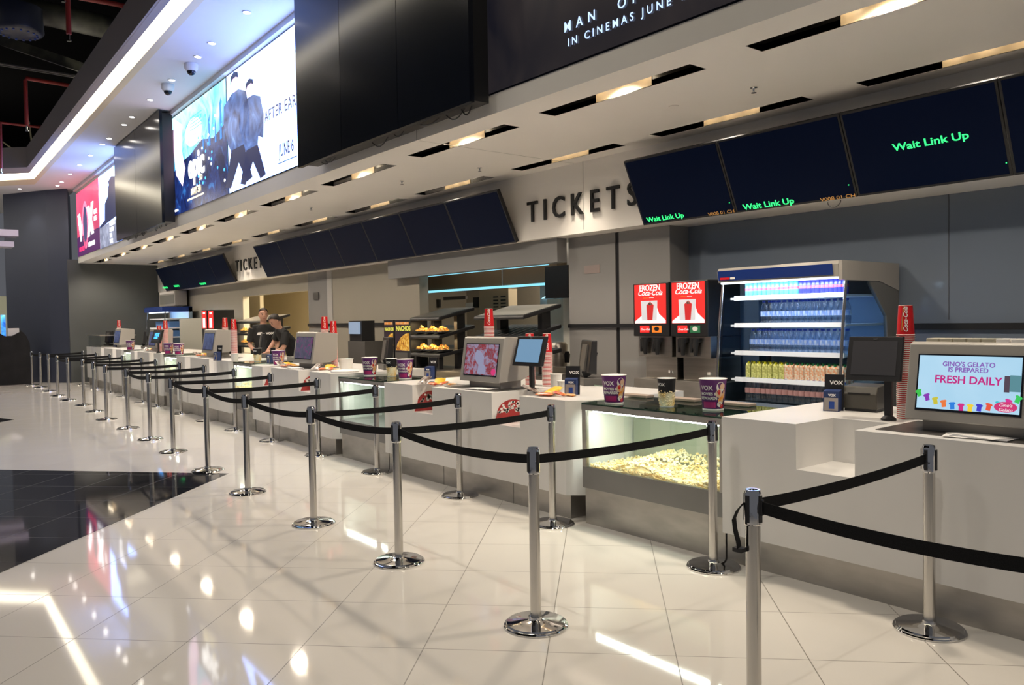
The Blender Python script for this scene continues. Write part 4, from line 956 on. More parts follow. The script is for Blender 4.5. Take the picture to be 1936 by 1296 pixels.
p = at(1256, 770, 'Z', CT1); small_cup((p.x+.05, p.y+.02, CT1), 'small black popcorn cup between the two buckets on the near glass case')
p = at(1343, 777, 'Z', CT1); bucket((p.x+.07, p.y+.03, CT1), 'purple popcorn bucket at the right end of the near glass case top')
p = at(691, 711, 'Z', .971); bucket((p.x+.06, p.y, .971), 'purple popcorn bucket at the left on the middle glass case')
p = at(735, 712, 'Z', .971); small_cup((p.x+.04, p.y, .971), 'small black popcorn cup half hidden behind a bucket, middle case')
p = at(759, 717, 'Z', .971); bucket((p.x+.06, 7.86, .971), 'purple popcorn bucket at the right on the middle glass case')
bucket((4.72, 11.45, ZT[3]), 'purple popcorn bucket beside the leaflet stand in front of the staff')
small_cup((4.75, 12.35, 1.027), 'small black popcorn cup on the third glass case')
bucket((4.62, 16.0, 1.047), 'purple popcorn bucket on the fourth glass case, right one'); small_cup((4.68, 16.3, 1.047), 'small popcorn cup between two buckets on the fourth case'); bucket((4.60, 16.6, 1.047), 'purple popcorn bucket on the fourth glass case, left one')
bucket((4.70, 20.0, 1.057), 'purple popcorn bucket on the farthest glass case')

# leaflet stands
def leaflet(o, label, rz=0, lean=0):
    t = thing('leaflet_stand', o, label, 'leaflet stand'); f = L2W(o, rz)
    lprism(MB(), f, [(-.02, 0), (-.05, .245), (-.044, .245), (-.012, 0)], -.065, .065).build('backboard', M_black, t)
    lprism(MB(), f, [(.05, 0), (.04, .135), (-.02, .145), (-.015, 0)], -.052, .052).build('box', mat('dark_blue_card', (.02, .04, .13), .4), t)
    A = f(.0505, -.045, .005); P = Plane(A, f(.0505, .045, .005)-A, f(.0425, -.045, .13)-A, .09, .125)
    P.rect(MB(), 0, 1, 0, .7, .001).build('leaflet', mat('leaflet_print', (.30, .27, .26), .5), t); P.rect(MB(), .35, .75, .1, .5, .003).build('leaflet_picture', M_bluef, t)
    P.txt('VOX', .30, .78, .022, M_text, t, .002, bold=.05)
    A = f(-.0375, -.065, .15); P = Plane(A, f(-.0375, .065, .15)-A, f(-.0485, -.065, .24)-A, .13, .09)
    P.txt('VOX', .27, .30, .036, M_text, t, .006, bold=.03, sx=1.1)
    return t
p = at(1575, 777, 'Z', ZT[1]); leaflet(p, 'black leaflet stand reading VOX, beside the printer near the gelato display', .25)
p = at(1078, 747, 'Z', ZT[2]); leaflet((p.x+.02, p.y, ZT[2]), 'dark blue leaflet stand leaning near the chamfered counter corner', .55)
p = at(828, 716, 'Z', ZT[2]); leaflet((p.x-.1, p.y, ZT[2]), 'dark blue leaflet stand left of the berry display', .2)
p = at(512, 688, 'Z', ZT[3]); leaflet((p.x, p.y, ZT[3]), 'dark leaflet stand right of a bucket, in front of the staff', .2)
p = at(412, 682, 'Z', ZT[4]); leaflet((p.x, p.y, ZT[4]), 'dark blue leaflet stand left of the fourth cup stack', .3)
p = at(212, 657, 'Z', ZT[6]); leaflet((p.x+.1, p.y, ZT[6]), 'dark leaflet stand left of the farthest cup stack', .3); leaflet((p.x, p.y-2.0, ZT[6]), 'dark leaflet stand right of the farthest popcorn bucket', .3)

# snack packets
def packet(o, size, rz, m_, label, group, tilt=.0):
    t = MB(); n = 8; k = 5; vs = []; fs = []; L, Wd, H = size
    for side in (1, -1):
        for i in range(n+1):
            for j in range(k+1):
                u, v = i/n*2-1, j/k*2-1; bul = max(0, (1-u**4)*(1-v*v))**.6*H/2; cr = .004*math.sin(j*3+i)*abs(u)
                x, y, z = u*L/2, v*Wd/2*(1-.08*(1-u*u)), side*bul+cr+H/2+.002; x2, z2 = x*math.cos(tilt), z+x*math.sin(tilt)+abs(math.sin(tilt))*L/2
                vs.append((o[0]+x2*math.cos(rz)-y*math.sin(rz), o[1]+x2*math.sin(rz)+y*math.cos(rz), o[2]+z2))
    q = (n+1)*(k+1)
    for s in (0, 1):
        for i in range(n):
            for j in range(k): a = s*q+i*(k+1)+j; fs.append((a, a+k+1, a+k+2, a+1))
    t.add(vs, fs); ob = t.build('snack_packet', m_, origin=o, smooth=60); return tag(ob, label, 'snack packet', group)
def snack_pile(x, y, z, where, s=1.0, seed=1):
    rnd = random.Random(seed)
    for dx, dy, dz, m_, w, sz, tl in ((.0, .13, 0, M_brown, 'dark brown', (.17, .11, .025), .4), (.08, .10, .0, M_silver, 'silver', (.13, .08, .03), 0), (.10, -.02, .02, M_yellow, 'yellow', (.17, .12, .026), .3), (.16, .05, .0, M_yellow, 'golden', (.16, .10, .024), .15),
                             (.0, -.04, .0, M_redf, 'red', (.15, .07, .03), 0), (.06, -.15, .0, M_redf, 'small red', (.12, .06, .025), .2), (.13, -.20, .0, M_orange, 'orange', (.11, .05, .02), 0)):
        packet((x+dx*s, y+dy*s, z), tuple(v*s for v in sz), rnd.uniform(-1.2, 1.2)+1.2, m_, '%s snack packet in the pile %s' % (w, where), 'snack packets %s' % where, tl)
snack_pile(4.47, 5.33-.14, ZT[2], 'in front of the plain blue screen', 1.05, 2); snack_pile(4.47, 6.95-.28+.25, ZT[2], 'left of the berry display', .95, 3)
snack_pile(4.60, 9.75, ZT[3], 'below the beige screen', 1.0, 4); snack_pile(4.6, 11.0, ZT[3], 'left of the purple display', .9, 5)
snack_pile(4.8, 15.4, ZT[4], 'left of the violet display', .9, 6); snack_pile(4.9, 19.4, ZT[5], 'left of the far blue logo screen', .9, 7)

# papers on the inlays
def papers(x, y, z, label, seed=0):
    rnd = random.Random(seed); t = thing('loose_papers', (x, y, z), label, 'paper')
    for i in range(3):
        f = L2W((x+rnd.uniform(-.03, .03), y+rnd.uniform(-.06, .06), z+.001+i*.0022), rnd.uniform(-.4, .4)); lbox(MB(), f, -.07, .07, -.14, .14, 0, .002).build('sheet', [M_pwhite, mat('grey_print_paper', (.35, .35, .36), .5)][i % 2], t)
papers(4.52, 1.72, ZT[1]+.004, 'loose white papers under the gelato display', 1); papers(4.50, 6.1, ZT[2]+.004, 'loose white papers under the berry display', 2); papers(4.55, 10.4, ZT[3]+.004, 'loose papers under the purple display', 3)

def pot(o, r, h, label, m_=None):
    t = thing('white_tub', o, label, 'tub'); MB().lathe(o, [(r*.8, 0), (r, h), (r-.003, h), (r*.8-.003, .004), (0, .004)], 24).build('wall', m_ or M_pwhite, t, smooth=50)
    MB().lathe(o, [(r-.002, h-.008), (r+.004, h-.006), (r+.004, h), (r-.003, h)], 24).build('rim', m_ or M_pwhite, t)
def up(px, py, z): p = at(px, py, 'Z', z); return (p.x, p.y, z)
pot(up(654, 697, ZT[3]), .10, .13, 'white tub right of the staff counter cup stack'); tag(MB().lathe(up(652, 704, ZT[3]-.03+.03), [(.17, 0), (.18, .02), (.17, .025), (0, .02)], 28).build('white_plate', M_pwhite, origin=up(652, 704, ZT[3])), 'flat white round plate in front of the white tub', 'plate')
pot(up(1052, 738, ZT[2]), .055, .15, 'white cup stack left behind the leaning leaflet stand'); pot(up(1064, 741, ZT[2]), .05, .10, 'shorter white cup right behind the leaning leaflet stand')
pot(up(444, 683, ZT[4]), .06, .12, 'white tub beside the fourth cup stack')

# receipt printer and black tills seen from behind
def printer(o, rz, label, s=1.0):
    t = thing('receipt_printer', o, label, 'printer'); f = L2W(o, rz)
    lprism(MB(), f, [(.11*s, .02), (.12*s, .11*s), (.09*s, .16*s), (-.08*s, .17*s), (-.12*s, .12*s), (-.12*s, .02)], -.11*s, .11*s).build('body', mat('olive_black_plastic', (.055, .05, .04), .4), t, bevel=.006)
    lbox(MB(), f, -.10*s, .10*s, -.10*s, .10*s, 0, .022).build('base', M_black, t); lbox(MB(), f, .1165*s, .122*s, -.07*s, .07*s, .115*s, .122*s).build('paper_slot', M_black, t)
printer(up(1638, 776, ZT[1]), .1, 'olive black receipt printer behind the leaflet stand, near the gelato display', 1.05)
def till(o, rz, label, s=1.0):
    t = thing('cash_till', o, label, 'till'); f = L2W(o, rz)
    lbox(MB(), f, -.16*s, .14*s, -.17*s, .17*s, 0, .07*s).build('base', M_greydark, t, bevel=.006)
    lprism(MB(), f, [(.10*s, .06*s), (.03*s, .10*s), (-.03*s, .30*s), (.03*s, .32*s), (.13*s, .12*s)], -.06*s, .06*s).build('stem', M_black, t)
    lprism(MB(), f, [(.10*s, .12*s), (.06*s, .42*s), (.01*s, .42*s), (.02*s, .10*s)], -.19*s, .19*s).build('screen_back', M_black, t, bevel=.01)
    lprism(MB(), f, [(.12*s, .13*s), (.08*s, .38*s), (.06*s, .38*s), (.08*s, .13*s)], -.08*s, .08*s).build('rear_panel', M_greydark, t)
till(up(1122, 727, ZT[2]), -.5, 'black cash till seen from behind, by the grey column', 1.05)
till((5.35, 2.0, ZT[1]), 2.8, 'black cash till behind the gelato display', .8)
till((5.3, 8.75+.4, ZT[3]), -.3, 'black cash till behind the middle popcorn case', 1.0)
till((5.35, 7.1, ZT[2]), -.4, 'black cash till behind the berry display, facing the nachos', 1.1)
till((5.3, 13.4, ZT[4]), -.3, 'black cash till right of the two staff beyond their counter', 1.0); till((5.3, 15.9+.3, ZT[4]), -.3, 'black cash till behind the fourth popcorn case', 1.0)
till((5.3, 20.9, ZT[6]), -.3, 'black cash till near the farthest cup stack', 1.0); till((5.2, 24.2, ZT[6]), .2, 'black cash till at the far end by the glass box', 1.0)
p = up(1100, 722, ZT[2]); tag(MB().tube([p, (p[0]-.1, p[1]-.25, p[2]+.02), (p[0]-.25, p[1]-.3, p[2]+.006), (p[0]-.3, p[1]-.6, p[2]+.006)], .005, 6).build('till_cable', mat('green_white_cable', (.30, .42, .32), .5), origin=p), 'pale green cable lying behind the chamfered counter corner', 'cable')
# wooden boards behind the near case top
for i, (px, py) in enumerate([(1205, 751), (1293, 758), (1392, 767)]):
    p = at(px, py, 'Z', .962); tag(MB().box(p.x-.05, p.x+.05, p.y-.14, p.y+.14, .963, .985).build('serving_tray', mat('pale_wood_tray', (.34, .27, .22), .5), origin=(p.x, p.y, .962), bevel=.005), ['flat beige tray behind the left bucket on the near case', 'flat beige tray between the buckets at the back of the near case', 'flat beige tray right of the right bucket on the near case'][i], 'tray')

# ------------------------------------------------------------------ open drinks fridge
FY0, FY1 = 3.43, 4.62
t = thing('drinks_fridge', (6.65, 4.02, 0), 'open drinks fridge with blue canopy and four stocked white shelves, under the menu screens', 'fridge')
MB().box(7.00, 7.10, FY0, FY1, 0, 2.03).build('back_panel', M_fridgein, t)
mb = MB(); mb.prismY([(6.16, 1.93), (6.14, 2.03), (6.17, 2.06), (7.10, 2.06), (7.10, 1.90), (6.75, 1.93)], FY0-.0, FY1); mb.build('canopy', M_greyplastic, t)
MB().prismY([(6.150, 1.945), (6.132, 2.035), (6.138, 2.036), (6.156, 1.945)], FY0+.05, FY1-.01).build('canopy_front', M_bluecan, t)
P = Plane((6.147, FY1-.03, 1.955), (0, -1, 0), (0, 0, 1), .16, .025); P.rect(MB(), 0, .65, 0, 1, .003).build('maker_mark', M_red, t); P.rect(MB(), .70, 1, 0, 1, .003).build('maker_mark', M_pwhite, t)
MB().box(6.17, 6.23, FY0+.04, FY1-.02, 1.915, 1.935).build('light_tube', emis('cold_tube', (.80, .92, 1.0), 2.5), t)
area_light('fridge_light', (6.22, 4.02, 1.90), .05, 1.1, FRIDGE_P, (.80, .91, 1.0), (.45, 0, -1))
for z in (1.775, 1.525): area_light('fridge_light', (6.50, 4.02, z-.03), .03, 1.1, FRIDGE_P*.35, (.70, .85, 1.0), (.1, 0, -1))  # lamps added under the shelves to brighten the bottle rows
sz = [1.80, 1.55, 1.295, 1.05]
for i, z in enumerate(sz):
    sh = MB().box(6.30, 7.0, FY0+.02, FY1-.13 if False else FY1-.03, z-.03, z-.012).build('shelf', M_shelfw, t)
    MB().prismY([(6.27, z-.036), (6.275, z+.004), (6.30, z+.004), (6.30, z-.036)], FY0+.03, FY1-.09).build('price_rail', M_shelfw, sh)
mb = MB(); mb.prismY([(6.15, .0), (6.13, .62), (6.20, .84), (6.35, .80), (7.0, .80), (7.0, 0)], FY0+.0, FY1); mb.build('base', mat('blue_grey_base', (.12, .16, .22), .4), t)
mb = MB(); mb.prismY([(6.93, 0), (6.93, .9), (6.88, 1.6), (6.62, 1.86), (6.55, 1.95), (7.10, 1.95), (7.10, 0)], FY0-.03, FY0); mb.build('side_panel', mat('grey_side_panel', (.15, .15, .145), .45), t)
mb = MB(); mb.prismY([(6.14, 1.90), (6.14, 2.06), (7.10, 2.06), (7.10, 1.82), (6.75, 1.90)], FY0-.03, FY0); mb.build('canopy_end', M_greyplastic, t).location.y -= .005
for y in (FY0-.022, FY1-.008): MB().prismY([(6.16, .86), (6.26, 1.92), (6.90, 1.92), (6.90, .82), (6.3, .82)], y, y+.008).build('side_glass', M_sideglass, t)
for y in (FY0-.02, FY1-.0): MB().tube([(6.12, y, .84), (6.13, y, 1.1), (6.17, y, 1.5), (6.23, y, 1.93)], .013, 8).build('edge_tube', M_brushed, t, smooth=60)
MB().box(6.5, 6.9, FY0+.2, FY0+.75, 2.062, 2.085).build('top_sheet', M_pwhite, t)
def make_bottle(h=.215, r=.031, lab=M_blabel):
    o = (0, 0, 0); t = thing('water_bottle', o, None, 'bottle')
    MB().lathe(o, [(r*.85, 0), (r, .006), (r, h*.30), (r*.93, h*.33), (r, h*.36), (r, h*.58), (r*.9, h*.70), (r*.40, h*.88), (r*.38, h*.92)], 12).build('body', M_bottle, t, smooth=50)
    MB().lathe(o, [(r+.0008, h*.34), (r+.0008, h*.55)], 12).build('label', lab, t, smooth=60)
    MB().lathe(o, [(r*.46, h*.92), (r*.46, h), (0, h)], 10).build('cap', M_cap, t); return t
def place_first(src, used, loc, label, group, parent=None):
    c = src if not used else copy_tree(src); c.location = loc; tag(c, label, group=group); return c
def row(src, y0, y1, n, x, z, label, group, used, jit=.004, rows=1, dx=.068):
    for r_ in range(rows):
        for i in range(n):
            y = y0+(y1-y0)*i/(n-1)+random.uniform(-jit, jit); c = copy_tree(src) if used[0] else src; used[0] = True
            c.location = (x+r_*dx, y, z); c.rotation_euler = (0, 0, random.uniform(-.4, .4)); tag(c, label if r_ == 0 else label+', rear line', group=group)
bt = make_bottle(); u = [False]
row(bt, 3.47, 4.26, 16, 6.345, 1.540, 'small blue capped water bottle standing on the second fridge shelf', 'water bottles on the second shelf', u)
row(bt, 3.47, 4.38, 18, 6.345, 1.285, 'small blue capped water bottle standing on the third fridge shelf', 'water bottles on the third shelf', u)
row(bt, 3.50, 4.22, 13, 6.345+.07, 1.540, 'small water bottle in the second line of the second fridge shelf', 'water bottles on the second shelf, rear', u)
row(bt, 3.50, 4.36, 16, 6.345+.07, 1.285, 'small water bottle in the second line of the third fridge shelf', 'water bottles on the third shelf, rear', u)
bt2 = make_bottle(.21, .031, M_rlabel); row(bt2, 3.47, 4.40, 18, 6.30, .845, 'water bottle with pale red label in the shaded fridge bottom', 'water bottles in the fridge bottom', [False])
def make_can(m1, nm):
    t = thing(nm, (0, 0, 0), None, 'can'); o = (0, 0, 0); h = .132; r = .0265
    MB().lathe(o, [(r*.8, 0), (r, .008), (r, h*.45)], 12).build('lower_body', m1, t, smooth=50); MB().lathe(o, [(r, h*.62), (r, h-.012), (r*.8, h-.002), (r*.78, h-.004), (0, h-.004)], 12).build('upper_body', M_silver if m1 is M_canlt else m1, t, smooth=50)
    MB().lathe(o, [(r+.0003, h*.45), (r+.0003, h*.62)], 12).build('band', mat('pink_red_band', (.65, .10, .18), .4), t); return t
can1 = make_can(mat('sky_blue_can', (.10, .42, .80), .3), 'drink_can'); row(can1, 3.92, 4.42, 12, 6.33, 1.790, 'pale blue and silver drinks can on the left of the top fridge shelf', 'pale blue cans on the top shelf', [False])
can2 = make_can(M_candk, 'drink_can'); row(can2, 3.47, 3.875, 11, 6.33, 1.790, 'deep blue and red drinks can on the right of the top fridge shelf', 'deep blue cans on the top shelf', [False])
def make_carton(m_, mc):
    t = thing('juice_carton', (0, 0, 0), None, 'carton'); w = .024
    MB().box(-w, w, -w, w, 0, .125).build('body', m_, t)
    MB().hexa([(-w, -w, .125), (w, -w, .125), (w, w, .125), (-w, w, .125)], [(-.004, -w, .150), (.004, -w, .150), (.004, w, .150), (-.004, w, .150)]).build('gable', m_, t)
    MB().lathe((-.006, 0, .14), [(.011, 0), (.011, .022), (0, .022)], 10).build('cap', mc, t); return t
c1 = make_carton(M_carton, mat('lime_yellow_cap', (.75, .75, .02), .4)); row(c1, 4.07, 4.41, 7, 6.33, 1.040, 'yellow capped juice carton on the left of the fourth fridge shelf', 'yellow capped cartons', u2 := [False]); row(c1, 4.07, 4.41, 7, 6.39, 1.040, 'yellow capped juice carton in the second line of the fourth shelf', 'yellow capped cartons, rear', u2)
c2 = make_carton(M_carton2, mat('green_cap', (.02, .25, .08), .4)); row(c2, 3.47, 4.01, 12, 6.33, 1.040, 'green capped fruit juice carton on the right of the fourth fridge shelf', 'green capped cartons', u3 := [False]); row(c2, 3.47, 4.01, 12, 6.39, 1.040, 'green capped juice carton in the second line of the fourth shelf', 'green capped cartons, rear', u3)
# dark service unit between fridge and drink machines
MB().box(6.85, 7.14, 4.66, 5.05, 0, 1.80).build('x', M_glassgrey).name = 'tall_grey_cabinet'
tag(bpy.data.objects['tall_grey_cabinet'], 'tall dark blue grey cabinet between the fridge and the frozen drink machines', 'cabinet')

# ------------------------------------------------------------------ frozen drink machines
mb = MB(); mb.box(6.28, 6.82, 4.72, 5.80, .0, .98); o = mb.build('steel_work_counter', M_steel2, origin=(6.5, 5.25, 0)); tag(o, 'low steel work counter under the two frozen drink machines', 'counter')
def frozen(y0, y1, z0, label, second):
    yc = (y0+y1)/2; t = thing('frozen_drink_machine', (6.55, yc, .985), label, 'drink machine')
    MB().box(6.38, 6.78, y0+.0, y1-.06, .985, 1.22).build('base', M_steel, t, bevel=.006)
    MB().box(6.30, 6.40, y0+.0, y1-.03, 1.215, 1.43).build('dispenser_plate', M_steel, t, bevel=.006)
    MB().box(6.40, 6.80, y0+.02, y1-.02, 1.22, 1.42).build('rear_body', M_black, t)
    MB().box(6.26, 6.78, y0, y1, 1.425, 1.975).build('cabinet', M_black, t, bevel=.01)
    MB().box(6.34, 6.375, y0+.04, y0+.08, 1.05, 1.08).build('latch', M_chrome, t)
    P = Plane((6.26, y1, 1.425), (0, -1, 0), (0, 0, 1), y1-y0, .55)
    P.rect(MB(), .05, .93, .24, .97, .004).build('poster', M_redlit, t)
    P.poly(MB(), [(.06, .245), (.92, .245), (.92, .30), (.74, .42), (.66, .60), (.30, .60), (.28, .40), (.06, .28)], .006).build('ice_picture', M_whitelit, t)
    P.poly(MB(), [(.26, .30), (.68, .30), (.70, .665), (.24, .665)], .0075).build('bag_picture', mat('ice_bag_print', (.6, .62, .66), .4, emit=(.6, .62, .70), es=.35), t)
    P.poly(MB(), [(.42, .30), (.56, .30), (.60, .58), (.50, .65), (.40, .58)], .009).build('cup_picture', mat('dark_red_print', (.5, .02, .02), .4, emit=(.55, .03, .03), es=.4), t)
    P.poly(MB(), [(.44, .585), (.50, .645), (.56, .585)], .0105).build('slush_picture', M_brown, t)
    P.txt('FROZEN', .49, .855, .082, M_whitelit, t, .006, bold=.02, sx=.9, align='CENTER'); P.txt('Coca-Cola', .49, .765, .076, M_whitelit, t, .006, bold=.01, shear=.35, align='CENTER')
    P.rect(MB(), .30, .45, .715, .722, .006).build('small_print', M_yellow, t); P.rect(MB(), .47, .60, .715, .722, .006).build('small_print', M_whitelit, t)
    P.rect(MB(), .20, .46, .07, .20, .004).build('brand_tile', M_redlit, t); P.txt('Coca-Cola', .215, .115, .030, M_whitelit, t, .0055, shear=.35)
    P.rect(MB(), .54, .80, .07, .20, .004).build('flavour_tile', [mat('orange_tile', (.8, .2, .02), .4, emit=(.8, .18, .02), es=.5), mat('green_tile', (.02, .12, .05), .4, emit=(.02, .12, .05), es=.5)][second], t); P.ell(MB(), .67, .14, .07, .04, 14, .0055).build('flavour_mark', [M_black, M_pwhite][second], t)
    for q in (.28, .62):
        y = y1-(y1-y0)*(q+.04)
        mb = MB(); mb.tube([(6.27, y, 1.24), (6.26, y, 1.32), (6.27, y, 1.40)], .028, 10, rr=[.018, .03, .045]); mb.box(6.235, 6.25, y+.02, y+.04, 1.27, 1.40); mb.box(6.26, 6.31, y-.05, y+.05, 1.37, 1.41)
        mb.build('tap', M_black, t, smooth=40)
frozen(5.30, 5.78, 0, 'frozen drink machine with red poster, left of the pair, orange flavour tile', 0)
frozen(4.82, 5.28, 0, 'frozen drink machine with red poster, right of the pair, green flavour tile', 1)

# wall notice on the column
p = at(1104, 503, 'X', 6.826); q = at(1134, 516, 'X', 6.826); tag(MB().box(6.824, 6.829, q.y, p.y, q.z, p.z).build('wall_notice', mat('pale_pink_notice', (.30, .24, .23), .5), origin=(6.826, p.y, q.z)), 'small pinkish notice on the grey column', 'notice')
for (ax, ay, bx_, by_, lab) in ((593, 548, 612, 562, 'small square grey plate high on the second column'),):
    p = at(598, 560, 'X', 6.97); tag(MB().box(6.955, 6.965, p.y-.12, p.y+.12, p.z-.07, p.z+.07).build('wall_plate', M_greydark, origin=p), lab, 'plate')

# ------------------------------------------------------------------ nachos warmers
def warmer(y0, y1, roof, label, x0=6.2, dx=.62, trays=True, z=1.62, seed=1):
    b = bend((y0+y1)/2); yc = (y0+y1)/2; t = thing('food_warmer', (x0+dx/2+b, yc, .93), label, 'food warmer'); W_ = lambda x: x
    def shelf(za, zb, nm, m_, th=.05):
        mb = MB(); mb.prismY([(x0, za), (x0-.005, za+th*.5), (x0+.005, za+th), (x0+dx, zb+th), (x0+dx+.005, zb+th*.5), (x0+dx, zb)], y0, y1); return mb.build(nm, m_, t, do_bend=True, bevel=.008)
    r_ = shelf(z, z+.14, 'roof', M_black); f0, f1 = z+.052, z+.192
    MB().add([(x0+.03, y0+.03, f0+.006), (x0+dx-.03, y0+.03, f1-.004), (x0+dx-.03, y1-.03, f1-.004), (x0+.03, y1-.03, f0+.006)], [(0, 1, 2, 3)]).build('roof_panel', roof, t, do_bend=True)
    shelf(z-.26, z-.12, 'shelf', M_black); shelf(z-.52, z-.42, 'shelf', M_black)
    mb = MB()
    for i in range(8): q = y0+.06+(y1-y0-.12)*i/7; mb.add([(x0+.04, q, z-.20), (x0+dx-.03, q, z-.06), (x0+dx-.03, q+.012, z-.06), (x0+.04, q+.012, z-.20)], [(0, 1, 2, 3)])
    mb.build('shelf_rods', M_silver, t, do_bend=True)
    for y in (y0+.05, y1-.13): MB().prismY([(x0+.34, .93), (x0+.34, z+.08), (x0+.48, z+.11), (x0+.48, .93)], y, y+.08).build('upright', M_black, t, do_bend=True)
    MB().box(x0+.03, x0+.10, y0+.06, y0+.11, .93, z-.5).build('leg', M_black, t, do_bend=True); MB().box(x0+.03, x0+.10, y1-.11, y1-.06, .93, z-.5).build('leg', M_black, t, do_bend=True)
    if trays:
        rnd = random.Random(seed); area_light('warmer_light', (x0+.2+b, yc, z-.01), .1, (y1-y0)*.8, 7, (1, .75, .40), (0, 0, -1)); area_light('warmer_light', (x0+.2+b, yc, z-.27), .1, (y1-y0)*.8, 6, (1, .75, .40), (0, 0, -1))
        for lv, zz in ((0, z-.205), (1, z-.465)):
            for i in range(3):
                c = Vector((x0+.14+b, y0+(y1-y0)*(i+.5)/3, zz+.03)); n = thing('nachos_tray', c, 'black tray of golden nachos, %s, %s level of the %s' % (('right', 'middle', 'left')[i], ('upper', 'lower')[lv], 'near warmer' if y0 < 12 else 'far warmer'), 'nachos')
                MB().box(c.x-.09, c.x+.09, c.y-.12, c.y+.12, c.z, c.z+.022).build('tray', M_black, n)
                mb = MB()
                for k in range(95):
                    q = rnd.random()**.5; a = rnd.uniform(0, 2*PI); p = c+Vector((q*.075*math.cos(a), q*.11*math.sin(a), .026+.055*(1-q)*rnd.uniform(.5, 1)*1.5))
                    v = [p+Vector((rnd.uniform(-1, 1), rnd.uniform(-1, 1), rnd.uniform(-.7, .7))).normalized()*.026 for _ in range(3)]; mb.hexa(v+[v[0]], [w+Vector((0, 0, .003)) for w in v+[v[0]]])
                mb.build('chips', M_food, n)
    return t
M_roofgrey = noise_tint('dark_worn_metal', (.10, .095, .085), (.15, .14, .12), 3, rough=.4, metal=.5)
M_rooflit = noise_tint('top_lit_metal_roof', (.62, .59, .53), (.55, .52, .47), 2, rough=.3, metal=.6)  # light from above is put into this paler roof colour
warmer(9.42, 10.22, M_roofgrey, 'black three shelf food warmer with nachos trays and dark roof, left of the berry display', seed=1)
warmer(7.52, 8.56, M_rooflit, 'black food warmer with pale painted top-lit roof and empty upper rack, behind the plain blue screen', trays=False)
warmer(16.3, 18.0, M_rooflit, 'black food warmer with pale roof behind the two staff', x0=6.2, seed=3)
mb = MB(); mb.box(6.05, 6.80, 7.42, 11.7, 0, .90); mb.m(1).box(6.02, 6.82, 7.40, 11.72, .90, .93); tag(mb.build('steel_work_counter', [M_steel2, M_steel], origin=(6.4, 9.5, 0), do_bend=True), 'long steel work counter under the near food warmers', 'counter')
mb = MB(); mb.box(6.05, 6.80, 15.6, 19.2, 0, .90); mb.m(1).box(6.02, 6.82, 15.55, 19.25, .90, .93); tag(mb.build('steel_work_counter', [M_steel2, M_steel], origin=(6.6, 17.5, 0), do_bend=True), 'long steel work counter under the far food warmer', 'counter')
# nachos advert boxes
def nacho_box(y0, y1, label, x=6.25, z0=.935, z1=1.64):
    t = thing('nachos_dispenser', (x+.25+bend(y0), (y0+y1)/2, z0), label, 'dispenser'); MB().box(x, x+.3, y0, y1, z0, z1).build('cabinet', M_black, t, do_bend=True)
    b = bend((y0+y1)/2); P = Plane((x+b-.0, y1, z0), (0, -1, 0), (0, 0, 1), y1-y0, z1-z0)
    P.rect(MB(), .06, .94, .32, .97, .003).build('advert', mat('purple_black_advert', (.03, .015, .03), .4), t)
    P.poly(MB(), [(.08, .34), (.92, .34), (.92, .72), (.66, .70), (.40, .62), (.20, .50)], .0045).build('nachos_picture', screen_noise('nachos_picture_lit', [(.35, (.35, .10, .01)), (.5, (.85, .38, .03)), (.65, (1.0, .68, .15))], 16, .75), t)
    P.txt('NACHOS', .12, .77, .105*(y1-y0)/.5, emis('yellow_lit_text', (.75, .70, .10), .9), t, .0045, bold=.05, sx=1.0); P.rect(MB(), .10, .9, .90, .955, .0045).build('upper_print', M_orange, t)
    P.rect(MB(), .04, .96, .02, .30, .003).build('lower_panel', M_greydark, t)
ya = at(741, 640, 'X', 6.26).y; yb = at(772, 640, 'X', 6.26).y; yc_ = at(720, 640, 'X', 6.26).y
nacho_box(yb, ya, 'black nachos dispenser with bright orange nachos picture, the right one'); nacho_box(ya+.03, yc_, 'black nachos dispenser partly hidden, the left one')
t = thing('till_tower', (6.4, 12.1, 0), 'tall dark till tower with a small pale screen, left of the nachos dispensers', 'till')
MB().box(6.25, 6.6, 11.78, 12.4, 0, 1.30).build('cabinet', M_greydark, t, do_bend=True); MB().box(6.22, 6.26, 11.95, 12.3, 1.42, 1.62).build('screen', emis('pale_grey_lcd', (.30, .38, .50), .9), t, do_bend=True); MB().box(6.26, 6.5, 11.9, 12.35, 1.30, 1.64).build('housing', M_black, t, do_bend=True)

# ------------------------------------------------------------------ kitchen contents
t = thing('exhaust_hood', (8.3, 10.6, 2.10), 'bronze glass exhaust hood edged by a cyan light strip inside the kitchen', 'hood')
MB().box(8.0, 8.9, 8.9, 12.9, 2.17, 2.62).build('canopy', M_hood, t); MB().box(7.98, 8.04, 8.9, 12.9, 2.13, 2.165).build('light_strip', M_cyan, t)
MB().box(7.992, 7.999, 10.2, 10.23, 2.17, 2.60).build('joint', M_silver, t)
tag(MB().box(7.0, 7.05, 8.0, 11.2, 2.335, 2.355).build('tube_light', M_cyan, origin=(7.0, 9.6, 2.34), do_bend=True), 'thin cyan tube light under the grey hood panel', 'tube light')
area_light('kitchen_cyan_light', (8.6, 9.6, 2.10), .3, 1.6, 7, (.45, .85, 1.0), (.5, -.3, -.8))
t = thing('kitchen_pillar', (8.4, 9.2, 0), 'white square pillar lit cyan inside the near kitchen', 'pillar'); MB().box(8.2, 8.5, 8.62, 9.0, 0, 3.2).build('pillar', mat('pale_pillar', (.66, .64, .58), .5), t)
MB().box(8.52, 8.6, 8.9, 9.9, 0, 3.2).build('lit_panel', mat('cyan_lit_white', (.60, .68, .72), .5), t)  # white panel with the cyan light painted into its colour
